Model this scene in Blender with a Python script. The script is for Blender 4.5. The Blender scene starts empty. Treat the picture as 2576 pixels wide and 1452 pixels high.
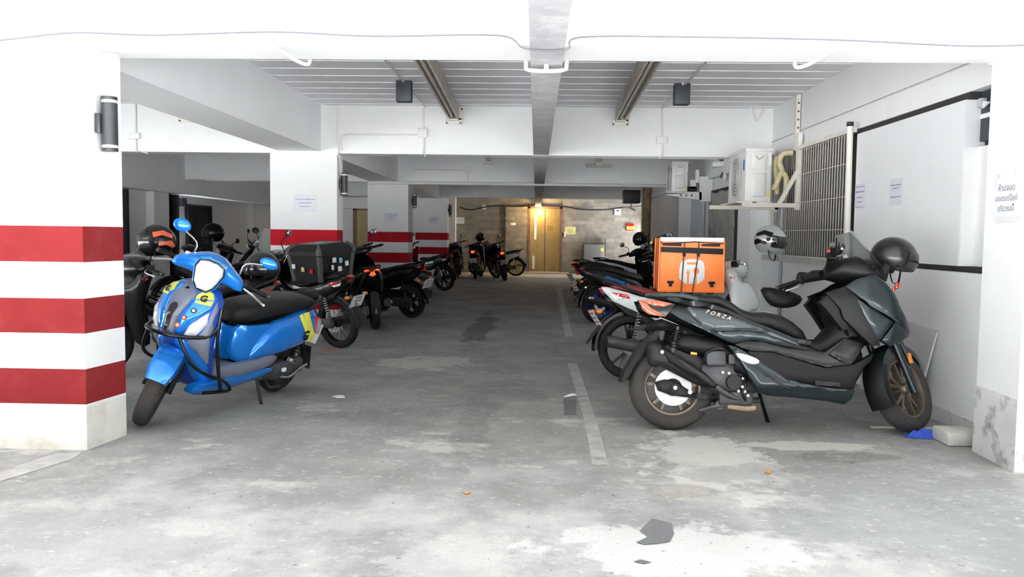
import bpy, bmesh, math, random
from mathutils import Vector, Matrix
from mathutils.geometry import delaunay_2d_cdt

random.seed(7)
sc = bpy.context.scene
COL = sc.collection

# ---------------------------------------------------------------- camera
YAW, PITCH, ROLL, FPX = 2.90672742e-02, 6.42774659e-02, 1.22951402e-02, 2044.8
_f = Vector((-math.sin(YAW) * math.cos(PITCH), math.cos(YAW) * math.cos(PITCH), -math.sin(PITCH)))
_r = Vector((math.cos(YAW), math.sin(YAW), 0))
_u = _r.cross(_f)
_r2 = _r * math.cos(ROLL) + _u * math.sin(ROLL)
_u2 = -_r * math.sin(ROLL) + _u * math.cos(ROLL)
cam = bpy.data.objects.new('camera', bpy.data.cameras.new('camera'))
cam.data.sensor_width = 36.0
cam.data.lens = FPX / 2576 * 36.0
cam.data.clip_end = 200
cam.matrix_world = Matrix(((_r2.x, _u2.x, -_f.x, 0), (_r2.y, _u2.y, -_f.y, 0), (_r2.z, _u2.z, -_f.z, 1.25), (0, 0, 0, 1)))
COL.objects.link(cam)
sc.camera = cam

# ---------------------------------------------------------------- daylight and exposure
world = bpy.data.worlds.new('sky')
sc.world = world
world.use_nodes = True
_bg = world.node_tree.nodes['Background']
_bg.inputs[0].default_value = (0.93, 0.965, 1.0, 1)
_bg.inputs[1].default_value = 1.1
_sun = bpy.data.objects.new('sun', bpy.data.lights.new('sun', 'SUN'))
_sun.data.energy = 152.0
_sun.data.angle = math.radians(1.0)
_sun.data.color = (0.975, 0.985, 1.0)
_sun.rotation_euler = (math.radians(28), 0, math.radians(-12))
COL.objects.link(_sun)
sc.view_settings.view_transform = 'Standard'
sc.view_settings.look = 'None'
sc.view_settings.exposure = 0.24
sc.view_settings.gamma = 1.0
sc.view_settings.use_curve_mapping = False
sc.cycles.use_denoising = True
sc.cycles.max_bounces = 10
sc.cycles.diffuse_bounces = 6
sc.cycles.glossy_bounces = 4
sc.cycles.transparent_max_bounces = 6
sc.cycles.sample_clamp_indirect = 8.0
sc.cycles.caustics_reflective = False
sc.cycles.caustics_refractive = False


def lamp(name, kind, loc, energy, color, size=0.1, rot=(0, 0, 0)):
    d = bpy.data.lights.new(name, kind)
    d.energy = energy
    d.color = color
    if kind == 'SPOT':
        d.spot_size = math.radians(130)
        d.spot_blend = 0.8
        d.shadow_soft_size = size
    elif kind == 'POINT':
        d.shadow_soft_size = size
    o = bpy.data.objects.new(name, d)
    o.location = loc
    o.rotation_euler = rot
    COL.objects.link(o)
    return o


# ---------------------------------------------------------------- materials
MATS = {}


def mat(name, col, rough=0.5, metal=0.0, var=0.0, scale=8.0, bump=0.0, bscale=60.0, coat=0.0, alpha=1.0,
        emit=None, estr=0.0, spec=None, dirt=None, dscale=3.0, damt=0.5):
    """A principled material with noise variation in colour, an optional second 'dirt' colour and a fine bump."""
    if name in MATS:
        return MATS[name]
    m = bpy.data.materials.new(name)
    m.use_nodes = True
    nt = m.node_tree
    b = nt.nodes['Principled BSDF']
    b.inputs['Base Color'].default_value = (*col, 1)
    b.inputs['Roughness'].default_value = rough
    b.inputs['Metallic'].default_value = metal
    b.inputs['Coat Weight'].default_value = coat
    b.inputs['Coat Roughness'].default_value = 0.06
    b.inputs['Alpha'].default_value = alpha
    if spec is not None:
        b.inputs['Specular IOR Level'].default_value = spec
    if emit:
        b.inputs['Emission Color'].default_value = (*emit, 1)
        b.inputs['Emission Strength'].default_value = estr
    L = nt.links.new
    tc = nt.nodes.new('ShaderNodeTexCoord')
    out = None
    if var > 0:
        n = nt.nodes.new('ShaderNodeTexNoise')
        n.inputs['Scale'].default_value = scale
        n.inputs['Detail'].default_value = 5
        L(tc.outputs['Object'], n.inputs['Vector'])
        r = nt.nodes.new('ShaderNodeValToRGB')
        r.color_ramp.elements[0].position = 0.3
        r.color_ramp.elements[1].position = 0.7
        r.color_ramp.elements[0].color = (*[c * (1 - var) for c in col], 1)
        r.color_ramp.elements[1].color = (*[min(1, c * (1 + var)) for c in col], 1)
        L(n.outputs[0], r.inputs[0])
        out = r.outputs[0]
        L(out, b.inputs['Base Color'])
    if dirt:
        n = nt.nodes.new('ShaderNodeTexNoise')
        n.inputs['Scale'].default_value = dscale
        n.inputs['Detail'].default_value = 8
        n.inputs['Roughness'].default_value = 0.65
        L(tc.outputs['Object'], n.inputs['Vector'])
        r = nt.nodes.new('ShaderNodeMapRange')
        r.inputs[1].default_value = 0.52
        r.inputs[2].default_value = 0.72
        r.inputs[4].default_value = damt
        L(n.outputs[0], r.inputs[0])
        mx = nt.nodes.new('ShaderNodeMix')
        mx.data_type = 'RGBA'
        L(r.outputs[0], mx.inputs[0])
        if out:
            L(out, mx.inputs[6])
        else:
            mx.inputs[6].default_value = (*col, 1)
        mx.inputs[7].default_value = (*dirt, 1)
        L(mx.outputs[2], b.inputs['Base Color'])
    if bump > 0:
        n = nt.nodes.new('ShaderNodeTexNoise')
        n.inputs['Scale'].default_value = bscale
        n.inputs['Detail'].default_value = 4
        L(tc.outputs['Object'], n.inputs['Vector'])
        bp = nt.nodes.new('ShaderNodeBump')
        bp.inputs['Strength'].default_value = bump
        bp.inputs['Distance'].default_value = 0.01
        L(n.outputs[0], bp.inputs['Height'])
        L(bp.outputs[0], b.inputs['Normal'])
    MATS[name] = m
    return m


def floor_material():
    m = bpy.data.materials.new('worn_concrete')
    m.use_nodes = True
    nt = m.node_tree
    N, L = nt.nodes.new, nt.links.new
    b = nt.nodes['Principled BSDF']
    tc = N('ShaderNodeTexCoord')
    co = tc.outputs['Object']

    def noise(scale, detail=6, rough=0.6, stretch=None, dist=0.0):
        n = N('ShaderNodeTexNoise')
        n.inputs['Scale'].default_value = scale
        n.inputs['Detail'].default_value = detail
        n.inputs['Roughness'].default_value = rough
        n.inputs['Distortion'].default_value = dist
        if stretch:
            mp = N('ShaderNodeMapping')
            mp.inputs['Scale'].default_value = stretch
            L(co, mp.inputs[0])
            L(mp.outputs[0], n.inputs['Vector'])
        else:
            L(co, n.inputs['Vector'])
        return n.outputs[0]

    def rng(src, a, c, d=0.0, e=1.0):
        r = N('ShaderNodeMapRange')
        r.interpolation_type = 'SMOOTHSTEP'
        for i, v in zip((1, 2, 3, 4), (a, c, d, e)):
            r.inputs[i].default_value = v
        L(src, r.inputs[0])
        return r.outputs[0]

    def mix(f, a, c):
        x = N('ShaderNodeMix')
        x.data_type = 'RGBA'
        for i, v in ((0, f), (6, a), (7, c)):
            if isinstance(v, (tuple, list)):
                x.inputs[i].default_value = (*v, 1)
            elif isinstance(v, float):
                x.inputs[i].default_value = v
            else:
                L(v, x.inputs[i])
        return x.outputs[2]

    def math_(op, a, c):
        x = N('ShaderNodeMath')
        x.operation = op
        x.use_clamp = True
        for i, v in ((0, a), (1, c)):
            if isinstance(v, (int, float)):
                x.inputs[i].default_value = v
            else:
                L(v, x.inputs[i])
        return x.outputs[0]
    sep = N('ShaderNodeSeparateXYZ')
    L(co, sep.inputs[0])
    # dark worn asphalt inside, pale scaled cement skim towards the street, partly painted daylight
    big = noise(0.55, 5, 0.6)
    add = N('ShaderNodeMath')
    add.operation = 'MULTIPLY_ADD'
    L(big, add.inputs[0])
    add.inputs[1].default_value = 3.2
    add.inputs[2].default_value = -1.6
    sub = N('ShaderNodeMath')
    sub.operation = 'SUBTRACT'
    L(sep.outputs[1], sub.inputs[0])
    L(add.outputs[0], sub.inputs[1])
    street = rng(sub.outputs[0], 5.6, 3.2)
    asphalt = mix(rng(noise(1.3, 8, 0.65), 0.35, 0.7), (0.20, 0.20, 0.20), (0.31, 0.307, 0.297))
    cement = mix(rng(noise(1.1, 8, 0.68), 0.36, 0.66), (0.24, 0.24, 0.24), (0.47, 0.47, 0.462))
    base = mix(street, asphalt, cement)
    # cement splashes
    spl = rng(noise(0.95, 10, 0.7, (1.0, 1.5, 1)), 0.56, 0.64)
    splz = rng(sep.outputs[1], 6.8, 5.0)
    base = mix(math_('MULTIPLY', math_('MULTIPLY', spl, splz), 0.75), base, (0.56, 0.555, 0.53))
    # shaped stains and splashes: (centre, radii, colour, strength, edge wobble)
    for (cx, cy, rx, ry, col, amt, wob, nsc) in (
            (1.00, 4.50, .42, .72, (0.62, 0.61, 0.57), .75, 1.5, 3.2),
            (1.70, 4.93, .42, .12, (0.60, 0.585, 0.53), .7, 1.3, 4.0),
            (.60, 3.22, .55, .32, (0.66, 0.66, 0.65), .65, 1.3, 2.6),
            (-.3, 3.05, .4, .2, (0.58, 0.58, 0.57), .35, 1.6, 2.6),
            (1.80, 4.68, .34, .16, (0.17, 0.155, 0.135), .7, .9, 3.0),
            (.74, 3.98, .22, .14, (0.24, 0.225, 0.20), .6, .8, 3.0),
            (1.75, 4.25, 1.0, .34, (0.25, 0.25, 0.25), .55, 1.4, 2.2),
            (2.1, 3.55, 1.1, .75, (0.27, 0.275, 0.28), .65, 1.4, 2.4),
            (-1.8, 3.1, .7, .35, (0.32, 0.325, 0.33), .5, 1.4, 2.2),
            (-.75, 11.2, .2, 2.2, (0.06, 0.06, 0.06), .7, 1.2, 1.6),
            (-.4, 5.4, .12, 1.2, (0.15, 0.15, 0.15), .4, 1.5, 3.0),
            (-1.05, 7.9, .5, .45, (0.50, 0.495, 0.465), .55, 1.8, 4.5)):
        mp = N('ShaderNodeMapping')
        mp.vector_type = 'TEXTURE'
        mp.inputs['Location'].default_value = (cx, cy, 0)
        mp.inputs['Scale'].default_value = (rx, ry, 1)
        L(co, mp.inputs[0])
        ln = N('ShaderNodeVectorMath')
        ln.operation = 'LENGTH'
        L(mp.outputs[0], ln.inputs[0])
        ad = N('ShaderNodeMath')
        ad.operation = 'MULTIPLY_ADD'
        L(noise(nsc, 9, .7), ad.inputs[0])
        ad.inputs[1].default_value = wob * 2
        L(ln.outputs['Value'], ad.inputs[2])
        base = mix(math_('MULTIPLY', rng(ad.outputs[0], 1.0 + wob, .72 + wob), amt), base, col)
    # scuffed mid-size mottling
    base = mix(math_('MULTIPLY', rng(noise(7, 8, .75, (.7, 1, 1)), .52, .70), .5), base, (0.50, 0.50, 0.49))
    base = mix(math_('MULTIPLY', rng(noise(5, 8, .75), .56, .74), .5), base, (0.12, 0.12, 0.12))
    # fine flecks, light and dark
    base = mix(math_('MULTIPLY', rng(noise(30, 3, 0.6, (0.6, 1.0, 1)), 0.60, 0.68), 0.55), base, (0.55, 0.55, 0.53))
    base = mix(math_('MULTIPLY', rng(noise(22, 3, 0.6, (1, 1, 1)), 0.66, 0.72), 0.6), base, (0.06, 0.06, 0.065))
    base = mix(math_('MULTIPLY', rng(noise(130, 2, 0.5), 0.45, 0.65), 0.25), base, (0.22, 0.22, 0.22))
    # brown oil shades
    base = mix(math_('MULTIPLY', rng(noise(0.8, 4, 0.5, (1, 1.6, 1)), 0.63, 0.74), 0.45), base, (0.13, 0.115, 0.10))
    L(base, b.inputs['Base Color'])
    b.inputs['Roughness'].default_value = 0.82
    b.inputs['Specular IOR Level'].default_value = 0.3
    bp = N('ShaderNodeBump')
    bp.inputs['Strength'].default_value = 0.35
    bp.inputs['Distance'].default_value = 0.008
    L(noise(45, 6, 0.7), bp.inputs['Height'])
    L(bp.outputs[0], b.inputs['Normal'])
    return m


def brick_material():
    m = bpy.data.materials.new('stone_strip_cladding')
    m.use_nodes = True
    nt = m.node_tree
    N, L = nt.nodes.new, nt.links.new
    b = nt.nodes['Principled BSDF']
    tc = N('ShaderNodeTexCoord')
    mp = N('ShaderNodeMapping')
    mp.inputs['Rotation'].default_value = (math.radians(90), 0, 0)
    L(tc.outputs['Object'], mp.inputs[0])
    br = N('ShaderNodeTexBrick')
    br.inputs['Scale'].default_value = 1.0
    br.inputs['Brick Width'].default_value = 0.48
    br.inputs['Row Height'].default_value = 0.12
    br.inputs['Mortar Size'].default_value = 0.006
    br.inputs['Color1'].default_value = (0.42, 0.385, 0.34, 1)
    br.inputs['Color2'].default_value = (0.27, 0.25, 0.225, 1)
    br.inputs['Mortar'].default_value = (0.30, 0.275, 0.245, 1)
    br.inputs['Bias'].default_value = 0.1
    L(mp.outputs[0], br.inputs['Vector'])
    n = N('ShaderNodeTexNoise')
    n.inputs['Scale'].default_value = 5.0
    n.inputs['Detail'].default_value = 6
    L(tc.outputs['Object'], n.inputs['Vector'])
    mx = N('ShaderNodeMix')
    mx.data_type = 'RGBA'
    mx.blend_type = 'MULTIPLY'
    mx.inputs[0].default_value = 0.6
    L(br.outputs[0], mx.inputs[6])
    L(n.outputs[0], mx.inputs[7])
    L(mx.outputs[2], b.inputs['Base Color'])
    b.inputs['Roughness'].default_value = 0.75
    bp = N('ShaderNodeBump')
    bp.inputs['Strength'].default_value = 0.5
    bp.inputs['Distance'].default_value = 0.02
    L(br.outputs[0], bp.inputs['Height'])
    L(bp.outputs[0], b.inputs['Normal'])
    return m


WHITE = mat('white_wall_paint', (0.875, 0.88, 0.88), 0.75, var=0.02, scale=3, bump=0.12, bscale=18, dirt=(0.74, 0.72, 0.68), dscale=1.3, damt=0.35)
GREYW = mat('grey_plaster', (0.85, 0.86, 0.87), 0.8, var=0.03, scale=2, bump=0.12, bscale=25, dirt=(0.66, 0.66, 0.66), dscale=1.0, damt=0.3)
CEILM = mat('ceiling_plank_paint', (0.86, 0.865, 0.89), 0.8, var=0.03, scale=1.5)
JOINT = mat('pale_joint_filler', (0.85, 0.85, 0.84), 0.7)
BEAMU = mat('bare_beam_soffit', (0.37, 0.37, 0.38), 0.8, var=0.12, scale=6, bump=0.2, bscale=20, dirt=(0.62, 0.62, 0.62), dscale=5, damt=0.6)
REDP = mat('red_stripe_paint', (0.38, 0.009, 0.018), 0.75, spec=0.12, var=0.10, scale=5, dirt=(0.40, 0.05, 0.05), dscale=4, damt=0.3, bump=0.1, bscale=18)
REDF = mat('glare_toned_red_paint', (0.215, 0.022, 0.024), 0.8, spec=0.08, var=0.10, scale=5, dirt=(0.29, 0.05, 0.052), dscale=4, damt=0.5, bump=0.1, bscale=18)  # stripe red recoloured for the front pillar, glare of the opening painted in
BASEP = mat('flaking_base_paint', (0.74, 0.73, 0.68), 0.8, var=0.06, scale=5, dirt=(0.50, 0.44, 0.32), dscale=3.5, damt=0.8, bump=0.3, bscale=14)
DIRTY = mat('mouldy_plaster', (0.66, 0.66, 0.65), 0.85, var=0.08, scale=6, dirt=(0.10, 0.10, 0.10), dscale=7, damt=0.9, bump=0.4, bscale=14)
RUST = mat('weathered_channel_steel', (0.46, 0.435, 0.39), 0.6, metal=0.2, var=0.15, scale=7, dirt=(0.30, 0.19, 0.10), dscale=4, damt=0.6)
CREAM = mat('cream_painted_steel', (0.72, 0.70, 0.63), 0.55, var=0.06, scale=10, dirt=(0.5, 0.42, 0.3), dscale=6, damt=0.4)
CONDU = mat('white_conduit', (0.74, 0.74, 0.73), 0.5, var=0.03)
CONDG = mat('grey_pipe', (0.35, 0.38, 0.42), 0.5, var=0.05)
DKBOX = mat('charcoal_metal', (0.020, 0.024, 0.03), 0.55, var=0.1)
ANTH = mat('anthracite_lamp_body', (0.024, 0.026, 0.03), 0.45, var=0.08)
GLASSW = mat('frosted_lamp_glass', (0.85, 0.85, 0.83), 0.25)
PAPER = mat('white_paper', (0.74, 0.75, 0.80), 0.6, var=0.02)
INK = mat('blue_grey_ink', (0.22, 0.22, 0.34), 0.7)
INKD = mat('black_ink', (0.05, 0.05, 0.07), 0.7)
TAPE = mat('clear_tape', (0.66, 0.66, 0.65), 0.3)
BLACKG = mat('black_gap', (0.02, 0.02, 0.022), 0.9)
BROWNW = mat('brown_door_frame', (0.16, 0.09, 0.05), 0.5, var=0.2)
BRASS = mat('brass_lift_door', (0.42, 0.30, 0.12), 0.35, metal=0.55, var=0.08, scale=4)
LAMPW = mat('warm_downlight', (1, 0.85, 0.55), 0.5, emit=(1.0, 0.72, 0.30), estr=9.0)
PLINE = mat('worn_line_paint', (0.40, 0.40, 0.39), 0.8, var=0.2, scale=9, dirt=(0.18, 0.18, 0.18), dscale=7, damt=0.8)
WOODG = mat('weathered_grey_boards', (0.30, 0.30, 0.28), 0.8, var=0.25, scale=3, dirt=(0.08, 0.08, 0.07), dscale=4, damt=0.8)
DARKPATCH = mat('bitumen_patch', (0.135, 0.137, 0.142), 0.8, var=0.08, scale=14, bump=0.2, bscale=60)
# vehicles
BLK = mat('black_plastic', (0.004, 0.004, 0.0045), 0.5, spec=0.3, bump=0.05, bscale=300)
BLKM = mat('matte_black_plastic', (0.0055, 0.0055, 0.006), 0.5, spec=0.22, bump=0.08, bscale=300)
BLKG = mat('gloss_black_paint', (0.0035, 0.0035, 0.004), 0.26, coat=0.1, spec=0.35)
RUB = mat('tyre_rubber', (0.010, 0.0095, 0.009), 0.85, var=0.2, scale=10, dirt=(0.04, 0.037, 0.033), dscale=6, damt=0.6)
RUBD = mat('dusty_tyre_rubber', (0.040, 0.036, 0.033), 0.85, var=0.15, scale=12, dirt=(0.065, 0.058, 0.05), dscale=5, damt=0.7)
SEATB = mat('black_seat_vinyl', (0.007, 0.007, 0.0075), 0.5, spec=0.25, bump=0.25, bscale=260)
SEATR = mat('dark_red_seat_vinyl', (0.20, 0.025, 0.03), 0.5, bump=0.2, bscale=260, var=0.1)
GUN = mat('gunmetal_paint', (0.058, 0.067, 0.072), 0.40, metal=0.55, coat=0.3, var=0.03)
GUND = mat('dark_gunmetal_paint', (0.013, 0.022, 0.025), 0.33, metal=0.5, coat=0.3, var=0.03)
GREYP = mat('dark_grey_plastic', (0.016, 0.0165, 0.0175), 0.5, spec=0.3, var=0.08, bump=0.08, bscale=250)
ALU = mat('cast_aluminium', (0.42, 0.42, 0.42), 0.4, metal=0.8, var=0.15, scale=14)
ALUD = mat('dull_engine_metal', (0.075, 0.076, 0.08), 0.5, metal=0.6, var=0.3, scale=14, dirt=(0.045, 0.04, 0.033), dscale=8, damt=0.7)
CHROME = mat('chrome', (0.78, 0.78, 0.78), 0.16, metal=1.0)
BRONZE = mat('bronze_wheel_paint', (0.17, 0.14, 0.105), 0.38, metal=0.7, var=0.08)
DISC = mat('steel_brake_disc', (0.80, 0.80, 0.79), 0.4, metal=0.35)
BLUE = mat('metallic_blue_paint', (0.006, 0.20, 0.72), 0.22, metal=0.45, coat=0.7)
BLUED = mat('deep_blue_plastic', (0.012, 0.06, 0.36), 0.35, metal=0.3, coat=0.3)
BLUEG = mat('blue_grey_plastic', (0.135, 0.15, 0.20), 0.45, var=0.05)
YELL = mat('yellow_decal', (0.72, 0.74, 0.08), 0.4, coat=0.3)
LENS = mat('clear_lamp_lens', (0.80, 0.82, 0.83), 0.12, metal=0.25, coat=0.8, bump=0.3, bscale=28)
REDL = mat('red_lamp_lens', (0.55, 0.015, 0.01), 0.15, coat=0.8)
REDLIT = mat('lit_red_lamp', (0.8, 0.05, 0.02), 0.2, emit=(1.0, 0.06, 0.01), estr=2.2)
ORGL = mat('orange_red_lens', (0.62, 0.085, 0.03), 0.15, coat=0.8, var=0.2, scale=20)
AMB = mat('amber_reflector', (0.75, 0.24, 0.02), 0.25, coat=0.6)
PLATE = mat('white_number_plate', (0.82, 0.83, 0.74), 0.4)
PLATER = mat('red_number_plate', (0.62, 0.05, 0.04), 0.4)
WPAINT = mat('white_body_paint', (0.72, 0.77, 0.77), 0.25, coat=0.6)
REDB = mat('red_body_paint', (0.42, 0.012, 0.015), 0.25, coat=0.6)
NAVY = mat('dark_blue_body_paint', (0.006, 0.016, 0.10), 0.25, coat=0.6)
TEAL = mat('blue_stripe_decal', (0.005, 0.10, 0.30), 0.3, coat=0.4)
GREEN = mat('dark_green_body_paint', (0.006, 0.03, 0.022), 0.25, coat=0.6)
RIMB = mat('blue_rim_paint', (0.01, 0.02, 0.30), 0.3, metal=0.3)
GOLD = mat('gold_rim', (0.62, 0.40, 0.10), 0.3, metal=0.8)
SMOKE = mat('smoked_screen', (0.13, 0.135, 0.135), 0.15, alpha=0.85, coat=0.3)
DARKV = mat('dark_visor', (0.012, 0.012, 0.013), 0.15, alpha=0.93, coat=0.3)
CLEARP = mat('translucent_grey_screen', (0.35, 0.38, 0.37), 0.25, alpha=0.65)
MIRG = mat('mirror_glass', (0.55, 0.57, 0.57), 0.12, metal=0.8)
ORANGE = mat('orange_bag_fabric', (0.95, 0.215, 0.022), 0.42, var=0.06, scale=9, bump=0.35, bscale=9)
ORANGED = mat('orange_side_fabric', (0.62, 0.12, 0.035), 0.45, var=0.12, scale=9, bump=0.35, bscale=9)
WBAG = mat('white_reflective_strip', (0.88, 0.89, 0.89), 0.3)
WEB = mat('black_webbing', (0.035, 0.03, 0.028), 0.7, bump=0.3, bscale=300)
INSUL = mat('yellowed_pipe_insulation', (0.56, 0.50, 0.30), 0.7, var=0.15, scale=18, bump=0.4, bscale=40)
ACW = mat('off_white_sheet_metal', (0.74, 0.74, 0.72), 0.4, var=0.02)
BRICKM = brick_material()
FLOORM = floor_material()


# ---------------------------------------------------------------- mesh helpers
def chaikin(pts, n=1, closed=True):
    for _ in range(n):
        out = []
        m = len(pts)
        for i in range(m if closed else m - 1):
            a, b = pts[i], pts[(i + 1) % m]
            out.append(tuple(a[k] * .75 + b[k] * .25 for k in range(len(a))))
            out.append(tuple(a[k] * .25 + b[k] * .75 for k in range(len(a))))
        if not closed:
            out = [pts[0]] + out + [pts[-1]]
        pts = out
    return pts


def inside(p, poly):
    c = False
    j = len(poly) - 1
    for i in range(len(poly)):
        xi, yi = poly[i][0], poly[i][1]
        xj, yj = poly[j][0], poly[j][1]
        if (yi > p[1]) != (yj > p[1]) and p[0] < (xj - xi) * (p[1] - yi) / (yj - yi) + xi:
            c = not c
        j = i
    return c


def dist_poly(p, poly):
    best = 1e9
    for i in range(len(poly)):
        ax, ay = poly[i]
        bx, by = poly[(i + 1) % len(poly)]
        dx, dy = bx - ax, by - ay
        l2 = dx * dx + dy * dy
        t = 0 if l2 == 0 else max(0, min(1, ((p[0] - ax) * dx + (p[1] - ay) * dy) / l2))
        d = math.hypot(p[0] - ax - t * dx, p[1] - ay - t * dy)
        best = min(best, d)
    return best


def smooth_path(pts, n=4):
    """Catmull-Rom through the points."""
    if len(pts) < 3:
        return [Vector(p) for p in pts]
    P = [Vector(p) for p in pts]
    P = [P[0] * 2 - P[1]] + P + [P[-1] * 2 - P[-2]]
    out = []
    for i in range(1, len(P) - 2):
        a, b, c, d = P[i - 1:i + 3]
        for k in range(n):
            t = k / n
            out.append(0.5 * ((2 * b) + (c - a) * t + (2 * a - 5 * b + 4 * c - d) * t * t + (3 * b - a - 3 * c + d) * t ** 3))
    out.append(P[-2])
    return out


class G:
    """Collects shapes and links them as ONE mesh object."""

    def __init__(self):
        self.v, self.f, self.mi, self.mats = [], [], [], []
        self.cur = 0

    def m(self, material):
        if material not in self.mats:
            self.mats.append(material)
        self.cur = self.mats.index(material)
        return self

    def add(self, vs, fs):
        o = len(self.v)
        self.v += [Vector(p) for p in vs]
        self.f += [tuple(i + o for i in f) for f in fs]
        self.mi += [self.cur] * len(fs)
        return self

    def box(self, a, b, bev=0.0, M=None):
        x0, y0, z0 = a
        x1, y1, z1 = b
        if bev <= 0:
            vs = [(x, y, z) for x in (x0, x1) for y in (y0, y1) for z in (z0, z1)]
            fs = [(0, 1, 3, 2), (4, 6, 7, 5), (0, 4, 5, 1), (2, 3, 7, 6), (0, 2, 6, 4), (1, 5, 7, 3)]
        else:
            bm = bmesh.new()
            bmesh.ops.create_cube(bm, size=1)
            for v in bm.verts:
                v.co = Vector(((x0 + x1) / 2 + v.co.x * (x1 - x0), (y0 + y1) / 2 + v.co.y * (y1 - y0), (z0 + z1) / 2 + v.co.z * (z1 - z0)))
            bmesh.ops.bevel(bm, geom=bm.edges[:], offset=bev, segments=2, affect='EDGES', profile=0.5)
            bm.verts.index_update()
            vs = [v.co.copy() for v in bm.verts]
            fs = [tuple(v.index for v in f.verts) for f in bm.faces]
            bm.free()
        if M:
            vs = [M @ Vector(p) for p in vs]
        return self.add(vs, fs)

    def cyl(self, p0, p1, r0, r1=None, n=12, caps=True):
        r1 = r0 if r1 is None else r1
        return self.tube([p0, p1], [r0, r1], n, caps, smooth=0)

    def tube(self, pts, r, n=8, caps=True, smooth=4, flat=1.0, closed=False):
        P = smooth_path(pts, smooth) if smooth else [Vector(p) for p in pts]
        k = len(P)
        if isinstance(r, (int, float)):
            R = [r] * k
        else:
            R = []
            for i in range(k):
                t = i / (k - 1) * (len(r) - 1)
                j = min(int(t), len(r) - 2)
                R.append(r[j] + (r[j + 1] - r[j]) * (t - j))
        vs, fs = [], []
        up = None
        for i in range(k):
            t = (P[min(i + 1, k - 1)] - P[max(i - 1, 0)])
            if t.length < 1e-9:
                t = Vector((0, 0, 1))
            t.normalize()
            if up is None:
                ref = Vector((0, 0, 1)) if abs(t.z) < 0.9 else Vector((1, 0, 0))
                up = (ref - t * ref.dot(t)).normalized()
            else:
                up = (up - t * up.dot(t))
                if up.length < 1e-6:
                    up = t.orthogonal()
                up.normalize()
            sd = t.cross(up)
            for j in range(n):
                a = 2 * math.pi * j / n
                vs.append(P[i] + (up * math.cos(a) * flat + sd * math.sin(a)) * R[i])
        for i in range(k - 1):
            for j in range(n):
                fs.append((i * n + j, i * n + (j + 1) % n, (i + 1) * n + (j + 1) % n, (i + 1) * n + j))
        if caps:
            fs.append(tuple(range(n - 1, -1, -1)))
            fs.append(tuple((k - 1) * n + j for j in range(n)))
        return self.add(vs, fs)

    def lathe(self, prof, c, axis='y', n=40, closed=False, frac=1.0):
        """prof: (radius, offset along axis) pairs, turned round the axis through c."""
        vs, fs = [], []
        k = len(prof)
        full = frac >= 1.0
        nn = n if full else n + 1
        for j in range(nn):
            a = 2 * math.pi * frac * j / n
            ca, sa = math.cos(a), math.sin(a)
            for (r, o) in prof:
                if axis == 'y':
                    vs.append((c[0] + r * ca, c[1] + o, c[2] + r * sa))
                elif axis == 'z':
                    vs.append((c[0] + r * ca, c[1] + r * sa, c[2] + o))
                else:
                    vs.append((c[0] + o, c[1] + r * ca, c[2] + r * sa))
        for j in range(n):
            j2 = (j + 1) % nn
            for i in range(k if closed else k - 1):
                i2 = (i + 1) % k
                fs.append((j * k + i, j * k + i2, j2 * k + i2, j2 * k + i))
        return self.add(vs, fs)

    def ball(self, c, r, M=None, n=16, k=10):
        rx, ry, rz = r if isinstance(r, (tuple, list)) else (r, r, r)
        vs, fs = [], []
        for i in range(k + 1):
            th = math.pi * i / k
            for j in range(n):
                ph = 2 * math.pi * j / n
                vs.append(Vector((rx * math.sin(th) * math.cos(ph), ry * math.sin(th) * math.sin(ph), rz * math.cos(th))))
        for i in range(k):
            for j in range(n):
                fs.append((i * n + j, (i + 1) * n + j, (i + 1) * n + (j + 1) % n, i * n + (j + 1) % n))
        if M:
            vs = [M @ v for v in vs]
        return self.add([v + Vector(c) for v in vs], fs)

    def loft(self, secs, n=20, e=2.4, caps=True):
        """secs: (x, zc, half_h, half_w[, tilt_deg[, exponent[, yc]]]) cross-sections square to x."""
        vs, fs = [], []
        for s in secs:
            x, zc, hh, hw = s[:4]
            t = math.radians(s[4]) if len(s) > 4 else 0
            ee = s[5] if len(s) > 5 else e
            yc = s[6] if len(s) > 6 else 0
            for j in range(n):
                a = 2 * math.pi * j / n
                ca, sa = math.cos(a), math.sin(a)
                y = hw * math.copysign(abs(ca) ** (2 / ee), ca)
                z = hh * math.copysign(abs(sa) ** (2 / ee), sa)
                vs.append((x - z * math.sin(t), yc + y, zc + z * math.cos(t)))
        k = len(secs)
        for i in range(k - 1):
            for j in range(n):
                fs.append((i * n + j, i * n + (j + 1) % n, (i + 1) * n + (j + 1) % n, (i + 1) * n + j))
        if caps:
            fs.append(tuple(range(n - 1, -1, -1)))
            fs.append(tuple((k - 1) * n + j for j in range(n)))
        return self.add(vs, fs)

    def prism(self, poly, mapf, d0, d1):
        """poly swept between two depths: mapf(u, v, d) -> point."""
        n = len(poly)
        vs = [mapf(p[0], p[1], d0) for p in poly] + [mapf(p[0], p[1], d1) for p in poly]
        fs = [tuple(range(n)), tuple(range(2 * n - 1, n - 1, -1))]
        fs += [(i, i + n, (i + 1) % n + n, (i + 1) % n) for i in range(n)]
        return self.add(vs, fs)

    def skin(self, poly, mapf, h=0.02, edge=0.03, step=0.03, back=0.012, ch=0):
        """A pillowed panel with the given outline; mapf(u, v, height) -> point; the rim runs back by `back`."""
        if ch:
            poly = chaikin(poly, ch)
        ring = []
        for i in range(len(poly)):
            a, b = poly[i], poly[(i + 1) % len(poly)]
            l = math.hypot(b[0] - a[0], b[1] - a[1])
            k = max(1, int(round(l / step)))
            for q in range(k):
                ring.append((a[0] + (b[0] - a[0]) * q / k, a[1] + (b[1] - a[1]) * q / k))
        xs = [p[0] for p in ring]
        ys = [p[1] for p in ring]
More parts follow.
